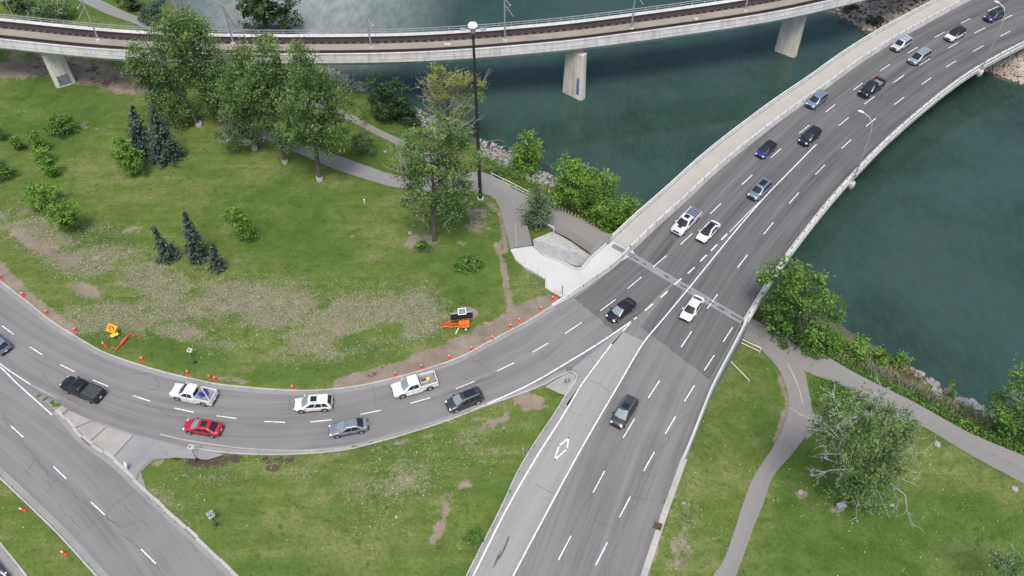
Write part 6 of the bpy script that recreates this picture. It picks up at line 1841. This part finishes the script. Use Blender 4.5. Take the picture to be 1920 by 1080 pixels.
tree('bank_bush', 'low dark bush at the water side below the yellowing tree', 'bush', (765, 232), [(765, 215, 18, 16), (780, 225, 10, 10)], 900, .42, 'leaf_dark', .1, .6, group='dark bushes on the left bank')
tree('young_tree', 'bright green young tree on the stones right of the mast', 'tree', (985, 322), [(988, 272, 22, 22), (985, 298, 29, 26), (975, 312, 18, 12)], 4600, .36, 'leaf_bright', .14, .7)
tree('grey_leaved_tree', 'small grey-green tree between the two branches of the path', 'tree', (1006, 424), [(1008, 372, 22, 22), (1010, 395, 28, 26), (1000, 410, 16, 12)], 3800, .33, 'leaf_grey', .13, .65)
tree('riverside_bush', 'large mid-green bush beside the lower path left of the road bridge', 'bush', (1095, 402), [(1065, 320, 28, 24), (1090, 345, 42, 34), (1130, 350, 30, 26), (1060, 360, 24, 26), (1110, 380, 40, 20)], 9500, .38, 'leaf_bright', .16, .8, group='bushes left of the road bridge')
tree('riverside_bush', 'bright bush tucked against the sidewalk railing of the road bridge', 'bush', (1155, 430), [(1148, 392, 30, 22), (1180, 388, 20, 17), (1160, 415, 38, 20), (1130, 405, 24, 22)], 5600, .36, 'leaf_bright', .13, .7, group='bushes left of the road bridge')
# right bank
tree('riverside_tree', 'big round green tree overlapping the right parapet of the road bridge', 'tree', (1487, 634), [(1470, 525, 42, 36), (1515, 545, 46, 40), (1465, 575, 34, 38), (1510, 595, 50, 40), (1550, 580, 28, 26), (1475, 500, 26, 16), (1480, 625, 34, 18)], 9500, .40, 'leaf_mid', .28, .85, hollow=.5)
for x, y, rx_, ry_, mt_, n_, lb in [(1560, 640, 26, 24, 'leaf_mid', 1400, 'green bush at the right foot of the big round tree'), (1608, 655, 25, 24, 'leaf_bright', 1500, 'tallest bright bush on the bank right of the big round tree'), (1652, 668, 15, 16, 'leaf_bright', 700, 'small round bright bush on the bank, second from the boulders'), (1691, 678, 14, 15, 'leaf_bright', 600, 'small bright bush at the start of the boulder bank'),
                              (1530, 648, 22, 16, 'leaf_mid', 900, 'low green bush behind the log fence')]:
    tree('bank_shrub', lb, 'shrub', (x, y + ry_ * .8), [(x, y, rx_, ry_), (x - rx_ * .4, y + ry_ * .5, rx_ * .7, ry_ * .5)], n_, .34, mt_, .06, .6, group='shrubs on the right bank')
tree('bank_tree', 'dense tree cut off by the right edge above the boulders', 'tree', (1915, 822), [(1915, 720, 30, 40), (1895, 760, 34, 40), (1930, 790, 40, 40), (1885, 800, 22, 24)], 4600, .36, 'leaf_mid', .22, .8, hollow=.5, bare=10)
tree('sapling', 'yellow-green sapling growing among the boulders', 'sapling', (1788, 742), [(1789, 722, 7, 9), (1786, 732, 8, 8)], 260, .30, 'leaf_bright', .04, .4)
tree('dying_tree', 'large half-dead tree with bare grey branches on the right lawn', 'tree', (1600, 948), [(1600, 760, 46, 26), (1650, 775, 46, 30), (1600, 820, 58, 42), (1665, 830, 40, 46), (1640, 880, 56, 44), (1600, 905, 40, 30), (1555, 765, 26, 18), (1695, 800, 34, 30), (1555, 800, 34, 30), (1680, 860, 40, 34), (1630, 925, 44, 18)], 15500, .30, 'leaf_dying', .30, .75, hollow=.35, bare=14)
dt = bpy.data.objects['dying_tree']
for (sx, sy), (tx, ty), dy_ in [((1640, 900), (1652, 985), -1.5), ((1630, 900), (1606, 978), -2), ((1660, 900), (1700, 955), -1), ((1680, 880), (1722, 912), 0), ((1600, 880), (1526, 892), 0), ((1590, 820), (1545, 840), -1), ((1600, 800), (1580, 770), -2), ((1680, 830), (1712, 800), 0), ((1640, 780), (1655, 728), 1), ((1575, 770), (1560, 730), 1), ((1650, 920), (1668, 972), -2)]:
    A = PY(sx, sy, dt.location.y + dy_ * .3) - dt.location; B = PY(tx, ty, dt.location.y + dy_) - dt.location
    mb = MB(); branch(mb, A, B, .085, 3)
    mb.build('dead_limb', M['bark_pale'], dt)
tree('dying_shrub', 'yellow patch of leaves at the upper left of the dying tree', 'shrub', (1556, 780), [(1563, 757, 14, 7), (1550, 752, 10, 8)], 220, .3, 'leaf_yellow', .05, .4, bare=8)
tree('twiggy_tree', 'thin twiggy treetop at the bottom right corner of the lawn', 'tree', (1905, 1110), [(1900, 1060, 34, 22), (1880, 1050, 20, 14)], 1100, .28, 'leaf_grey', .14, .6)
# beyond the rail bridge
tree('riverside_tree', 'dark spreading tree at the water beyond the rail bridge', 'tree', (496, 60), [(480, 12, 34, 24), (520, 10, 36, 26), (475, 35, 28, 20), (530, 35, 32, 22), (555, 40, 14, 10), (505, -15, 46, 22), (460, 5, 20, 20)], 6500, .5, 'leaf_dark', .35, .9, hollow=.35)
tree('willow_shrub', 'blue-green shrub beside the far path beyond the rail bridge', 'shrub', (288, 40), [(285, 15, 20, 20), (280, 30, 24, 16), (295, -5, 14, 14)], 1800, .45, 'leaf_blue', .12, .7)
tree('far_bush', 'dark bush left of the blue-green shrub beyond the rail bridge', 'bush', (245, 18), [(240, 2, 20, 16), (255, 8, 18, 12)], 1100, .5, 'leaf_dark', .12, .7, group='bushes beyond the rail bridge')
tree('far_bush', 'broad dull green bush beyond the rail bridge at top left', 'bush', (90, 38), [(75, 10, 26, 22), (105, 12, 24, 20), (60, 25, 22, 14), (115, 28, 16, 12)], 2600, .45, 'leaf_grey', .14, .8, group='bushes beyond the rail bridge')
tree('far_bush', 'dark bush at the very top left corner beyond the rail bridge', 'bush', (30, 22), [(30, 5, 22, 14), (45, 20, 16, 12)], 1000, .5, 'leaf_dark', .14, .7, group='bushes beyond the rail bridge')
for (x, y), (tx, ty), lb in [((352, 52), (345, -12), 'bare grey shrub at the water beyond the poplar tops'), ((447, 58), (432, 5), 'bare reddish shrub beside the dark spreading tree')]:
    b_ = G(x, y); r_ = thing('bare_shrub', lb, 'shrub', b_, 0, 'bare shrubs at the water')
    for k in range(7):
        mb = MB()
        tip = PY(tx + random.uniform(-22, 22), ty + random.uniform(-4, 18), b_.y + random.uniform(-1, 1)) - b_
        branch(mb, Vector((random.uniform(-.3, .3), 0, -.2)), tip, .07, 2)
        mb.build('branch', M['bark_pale'], r_)

# --- spruces
def spruce(base, top, label, wid, n=2600, leanx=0.0, ragged=.2, group='spruces on the meadow'):
    b_ = G(*base); t_ = (PY(top[0], top[1], b_.y) - b_) * .94
    r_ = thing('spruce_tree', label, 'spruce', b_, 0, group)
    H_ = t_.length; Rm = wid * .86 * mpp(b_)
    k = int(H_ / .26)
    pts, tin, nrm = [], [], []
    V, Q, T = [], [], []
    for i in range(k):
        f = i / k
        rad = Rm * (1 - f) ** .85 * (1 + rng.normal(0, ragged)) + .12
        for j in range(max(4, int(9 * (1 - f) + 3))):
            a = rng.uniform(0, 6.28); rr = rad * rng.uniform(.75, 1.1)
            c0 = np.array(t_) * f + np.array([0, 0, .25])
            d = np.array([math.cos(a), math.sin(a), -.35 + .3 * f])
            nn_ = max(3, int(rr / .22))
            s = np.linspace(.2, 1, nn_)[:, None]
            p = c0 + d * s * rr + np.array([0, 0, 1]) * (s**2) * rr * .12
            p = np.repeat(p, 3, 0) + rng.normal(0, .07 + .05 * rr, (nn_ * 3, 3)) * [1, 1, .6]
            pts.append(p); tin.append(np.clip(np.repeat(s[:, 0], 3) * .55 + rng.normal(.1, .14, nn_ * 3), 0, 1))  # lit tips painted by a lighter tint, doubling as new growth
    p = np.vstack(pts); t = np.concatenate(tin)
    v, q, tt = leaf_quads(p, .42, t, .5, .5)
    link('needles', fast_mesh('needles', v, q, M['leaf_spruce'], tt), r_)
    MB().tube([(0, 0, -.2), tuple(t_ * .5), tuple(t_ * .98)], [.16, .10, .02], 6).build('trunk', M['bark'], r_, 60)
spruce((266, 292), (246, 192), 'dark spruce on the left of the tall close pair', 30)
spruce((312, 296), (284, 192), 'dark broad spruce on the right of the tall close pair', 38)
spruce((318, 486), (284, 422), 'small ragged leaning spruce alone left of the slim one', 17, ragged=.35)
spruce((372, 484), (343, 393), 'slim pointed blue spruce in the middle of the meadow', 22)
spruce((407, 504), (398, 456), 'short squat blue spruce at the right of the slim one', 17)
# --- meadow shrubs
SG = 'shrubs scattered over the meadow'
for base, spec, n_, mt_, lb in [((113, 252), [(112, 234, 24, 19), (104, 228, 14, 12)], 1700, 'leaf_mid', 'round dark green shrub in the upper left meadow'), ((70, 282), [(62, 258, 14, 14), (70, 272, 16, 14)], 800, 'leaf_bright', 'light green shrub at the top of the leaning chain'),
                          ((84, 305), [(80, 290, 16, 15)], 600, 'leaf_bright', 'light green shrub in the middle of the leaning chain'), ((97, 330), [(93, 314, 17, 16), (86, 303, 10, 10)], 800, 'leaf_bright', 'light green shrub at the bottom of the leaning chain'),
                          ((34, 280), [(31, 268, 12, 12)], 420, 'leaf_mid', 'small dull shrub left of the leaning chain'), ((0, 262), [(-4, 248, 11, 14)], 350, 'leaf_mid', 'shrub cut off by the left edge, upper one'), ((-2, 335), [(-6, 316, 26, 20)], 1000, 'leaf_mid', 'shrub cut off by the left edge, lower one'),
                          ((250, 328), [(226, 272, 20, 18), (240, 292, 28, 22), (252, 312, 20, 14)], 2200, 'leaf_bright', 'large bright shrub leaning below the pair of dark spruces'), ((85, 388), [(80, 366, 32, 20), (60, 358, 14, 10)], 1600, 'leaf_bright', 'wide bright shrub above its paler twin near the dry weeds'),
                          ((122, 434), [(116, 400, 28, 26), (128, 420, 14, 14)], 1900, 'leaf_bright', 'tall bright shrub beside the dry weeds at left'), ((462, 452), [(435, 402, 18, 16), (452, 418, 18, 16), (464, 438, 15, 14)], 1700, 'leaf_bright', 'bright leaning shrub alone right of the spruces'),
                          ((678, 288), [(677, 262, 20, 22), (690, 278, 10, 10)], 800, 'leaf_grey', 'dull small shrub between the two paths'), ((793, 468), [(792, 460, 12, 10)], 300, 'leaf_mid', 'little shrub at the foot of the lone poplar'), ((935, 328), [(925, 322, 18, 9), (945, 326, 12, 8)], 500, 'leaf_mid', 'low bush behind the pale path railing'),
                          ((1818, 802), [(1816, 797, 16, 6)], 350, 'leaf_bright', 'low bright shrub on the verge of the east path'), ((890, 1010), [(886, 1003, 11, 8)], 200, 'leaf_mid', 'dark green weed clump against the lane kerb'), ((1690, 30), [(1640, 40, 14, 9)], 500, 'leaf_dark', 'dark shrub on the far rocky shore'), ((1600, 18), [(1594, 14, 12, 6)], 350, 'leaf_dark', 'small dark shrub on the far shore near the rail bridge')]:
    b_ = G(*base)
    tree('shrub', lb, 'shrub', b_, spec, int(n_ * 1.7), .32, mt_, .05, .5, per=26, hollow=.35, group=SG, limbs=6, up=.5)
# broad-leaved clump on the lawn
b_ = G(878, 500); r_ = thing('broadleaf_clump', 'low clump of broad upright leaves on the lawn below the lone poplar', 'plant', b_)
n_ = 420; a = rng.uniform(0, 6.28, n_); rad = np.sqrt(rng.random(n_)); k = mpp(b_)
c = np.stack([np.cos(a) * rad * 29 * k, np.sin(a) * rad * 22 * k, .3 + .5 * (1 - rad**2) + .25 * rng.random(n_)], 1)
v, q, tt = leaf_quads(c, .55, rng.random(n_), .1, .45)
link('leaves', fast_mesh('leaves', v, q, M['leaf_mid'], tt), r_)
MB().tube([(0, 0, -.1), (0, 0, .4)], .05, 5).build('stem', M['bark'], r_)

# --- ground cover nobody could count
def blades(cent, h, w_, tint, lean=.5):
    n = len(cent)
    a = rng.uniform(0, 6.28, n); d = np.stack([np.cos(a), np.sin(a), np.zeros(n)], 1)
    l = rng.normal(0, lean, (n, 3)) * h[:, None]; l[:, 2] = h
    v = np.stack([cent - d * w_[:, None] / 2, cent + d * w_[:, None] / 2, cent + l + d * w_[:, None] * .25, cent + l - d * w_[:, None] * .25], 1).reshape(-1, 3)
    return v, np.arange(n * 4).reshape(n, 4), np.repeat(tint, 4)
def scatter_attr(field, n, lo=.15):
    """ground points drawn where a surveyed patch map is high (within the frame)."""
    vis = (zx > -60) & (zx < 1980) & (zy > -40) & (zy < 1130) & (~ROADM.ravel()) & (tv[:, 2] > -6.6)
    wgt = np.where(vis, np.clip(field, 0, 1), 0); wgt[wgt < lo] = 0
    wgt = wgt / wgt.sum()
    i = rng.choice(len(wgt), n, p=wgt)
    p = tv[i] + np.column_stack([rng.uniform(-.28, .28, n), rng.uniform(-.28, .28, n), np.zeros(n)])
    p[:, 2] = np.maximum(hz(p[:, 0], p[:, 1]), tv[i, 2]) - .03
    return p
PATHPOLY = [W2(q, -3.5) for q in ()]
def keep_off(p):
    """drop points that fall on any path."""
    keep = np.ones(len(p), bool)
    for o in bpy.data.objects:
        if o.name.split('.')[0] in ('upper_path', 'lower_path', 'east_path', 'south_path', 'path_link', 'river_path', 'far_path'):
            v = np.array([list(x.co) for x in o.data.vertices]).reshape(-1, 6, 3)
            poly = [tuple(q[:2]) for q in v[:, 0]] + [tuple(q[:2]) for q in v[::-1, -1]]
            keep &= ~inside(poly, p[:, 0], p[:, 1])
    return keep
w_all = scatter_attr(weed * np.clip(1.15 - dirt, 0, 1), 26000); w_all = w_all[keep_off(w_all)]
n = len(w_all); v, q, tt = blades(w_all, rng.uniform(.06, .18, n), rng.uniform(.06, .15, n), np.clip(rng.beta(1.6, 1.3, n), 0, 1), 1.3)
tag(link('dry_weeds', fast_mesh('dry_weeds', v, q, M['weed'], tt)), 'pale dry weeds spread over the lower meadow and gore', 'weeds', None, 'stuff')
g_all = scatter_attr(np.clip(1.0 - dirt * 1.3 - mulch, 0, 1) * (.35 + lush), 80000); g_all = g_all[keep_off(g_all)]
n = len(g_all); v, q, tt = blades(g_all, rng.uniform(.04, .13, n), rng.uniform(.05, .12, n), np.clip(rng.normal(.5, .2, n), 0, 1), 1.2)
tag(link('grass', fast_mesh('grass', v, q, M['tuft'], tt)), 'short green grass tufts over the lawns', 'grass', None, 'stuff')
fl = np.vstack([scatter_attr(weed, 260), scatter_attr(lush * (zx > 1300), 170), scatter_attr(np.clip(1 - dirt, 0, 1) * (zy > 700), 90)]); fl = fl[keep_off(fl)]; fl[:, 2] += .16
v, q, tt = leaf_quads(fl, .10, np.zeros(len(fl)), 2.0, 1.0)
tag(link('clover_flowers', fast_mesh('clover_flowers', v, q, M['flower'])), 'tiny white flowers dotted over the lawns', 'flowers', None, 'stuff')
# tall plumed grass and herbs on the right bank, herbs by the left bank
def band_points(line_px_, w_, n):
    line = np.array([list(G(x, y)) for x, y in line_px_]); line = resample(line, n=n)
    line[:, :2] += rng.normal(0, w_, (n, 2)); line[:, 2] = hz(line[:, 0], line[:, 1])
    return line[keep_off(line) & (line[:, 2] > WATER)]
p = band_points([(1545, 655), (1580, 672), (1625, 690), (1665, 708), (1705, 728), (1750, 750), (1800, 780), (1850, 800)], .75, 2600)
v, q, tt = blades(p, rng.uniform(.5, 1.25, len(p)), rng.uniform(.06, .14, len(p)), rng.random(len(p)), .35)
tag(link('plumed_grass', fast_mesh('plumed_grass', v, q, M['plume'], tt)), 'pale plumed tall grass along the right bank', 'tall grass', None, 'stuff')
p = np.vstack([band_points([(1520, 655), (1600, 695), (1680, 735), (1760, 770), (1850, 815), (1930, 860)], .8, 3500), band_points([(1760, 760), (1850, 805), (1925, 850)], 1.3, 2200), band_points([(905, 300), (960, 330), (1040, 372)], 1.0, 1500), band_points([(1555, 715), (1600, 740), (1560, 760)], 1.3, 1200), band_points([(1460, 620), (1530, 650), (1600, 672)], 1.4, 1600)])
c = p + np.column_stack([np.zeros((len(p), 2)), rng.uniform(.15, .75, len(p))])
v, q, tt = leaf_quads(c, .30, rng.random(len(c)), .4, .6)
tag(link('undergrowth', fast_mesh('undergrowth', v, q, M['leaf_mid'], tt)), 'mixed green undergrowth between the paths and the water', 'undergrowth', None, 'stuff')
p = band_points([(1680, 690), (1700, 700), (1715, 712)], .8, 500); c = p + np.column_stack([np.zeros((len(p), 2)), rng.uniform(.15, .9, len(p))])
v, q, tt = leaf_quads(c, .28, rng.random(len(c)), .4, .5)
M['leaf_rust'] = leaf_mat('rusty_leaves', (0.10, 0.085, 0.035), (0.20, 0.15, 0.07), (0.30, 0.22, 0.12))
rs = thing('rusty_shrub', 'rust-brown shrub beside the first boulders of the right bank', 'shrub', tuple(p.mean(0)))
v -= p.mean(0); link('foliage', fast_mesh('foliage', v, q, M['leaf_rust'], tt), rs); MB().tube([(0, 0, -.1), (0, 0, .7)], .05, 5).build('stem', M['bark'], rs)
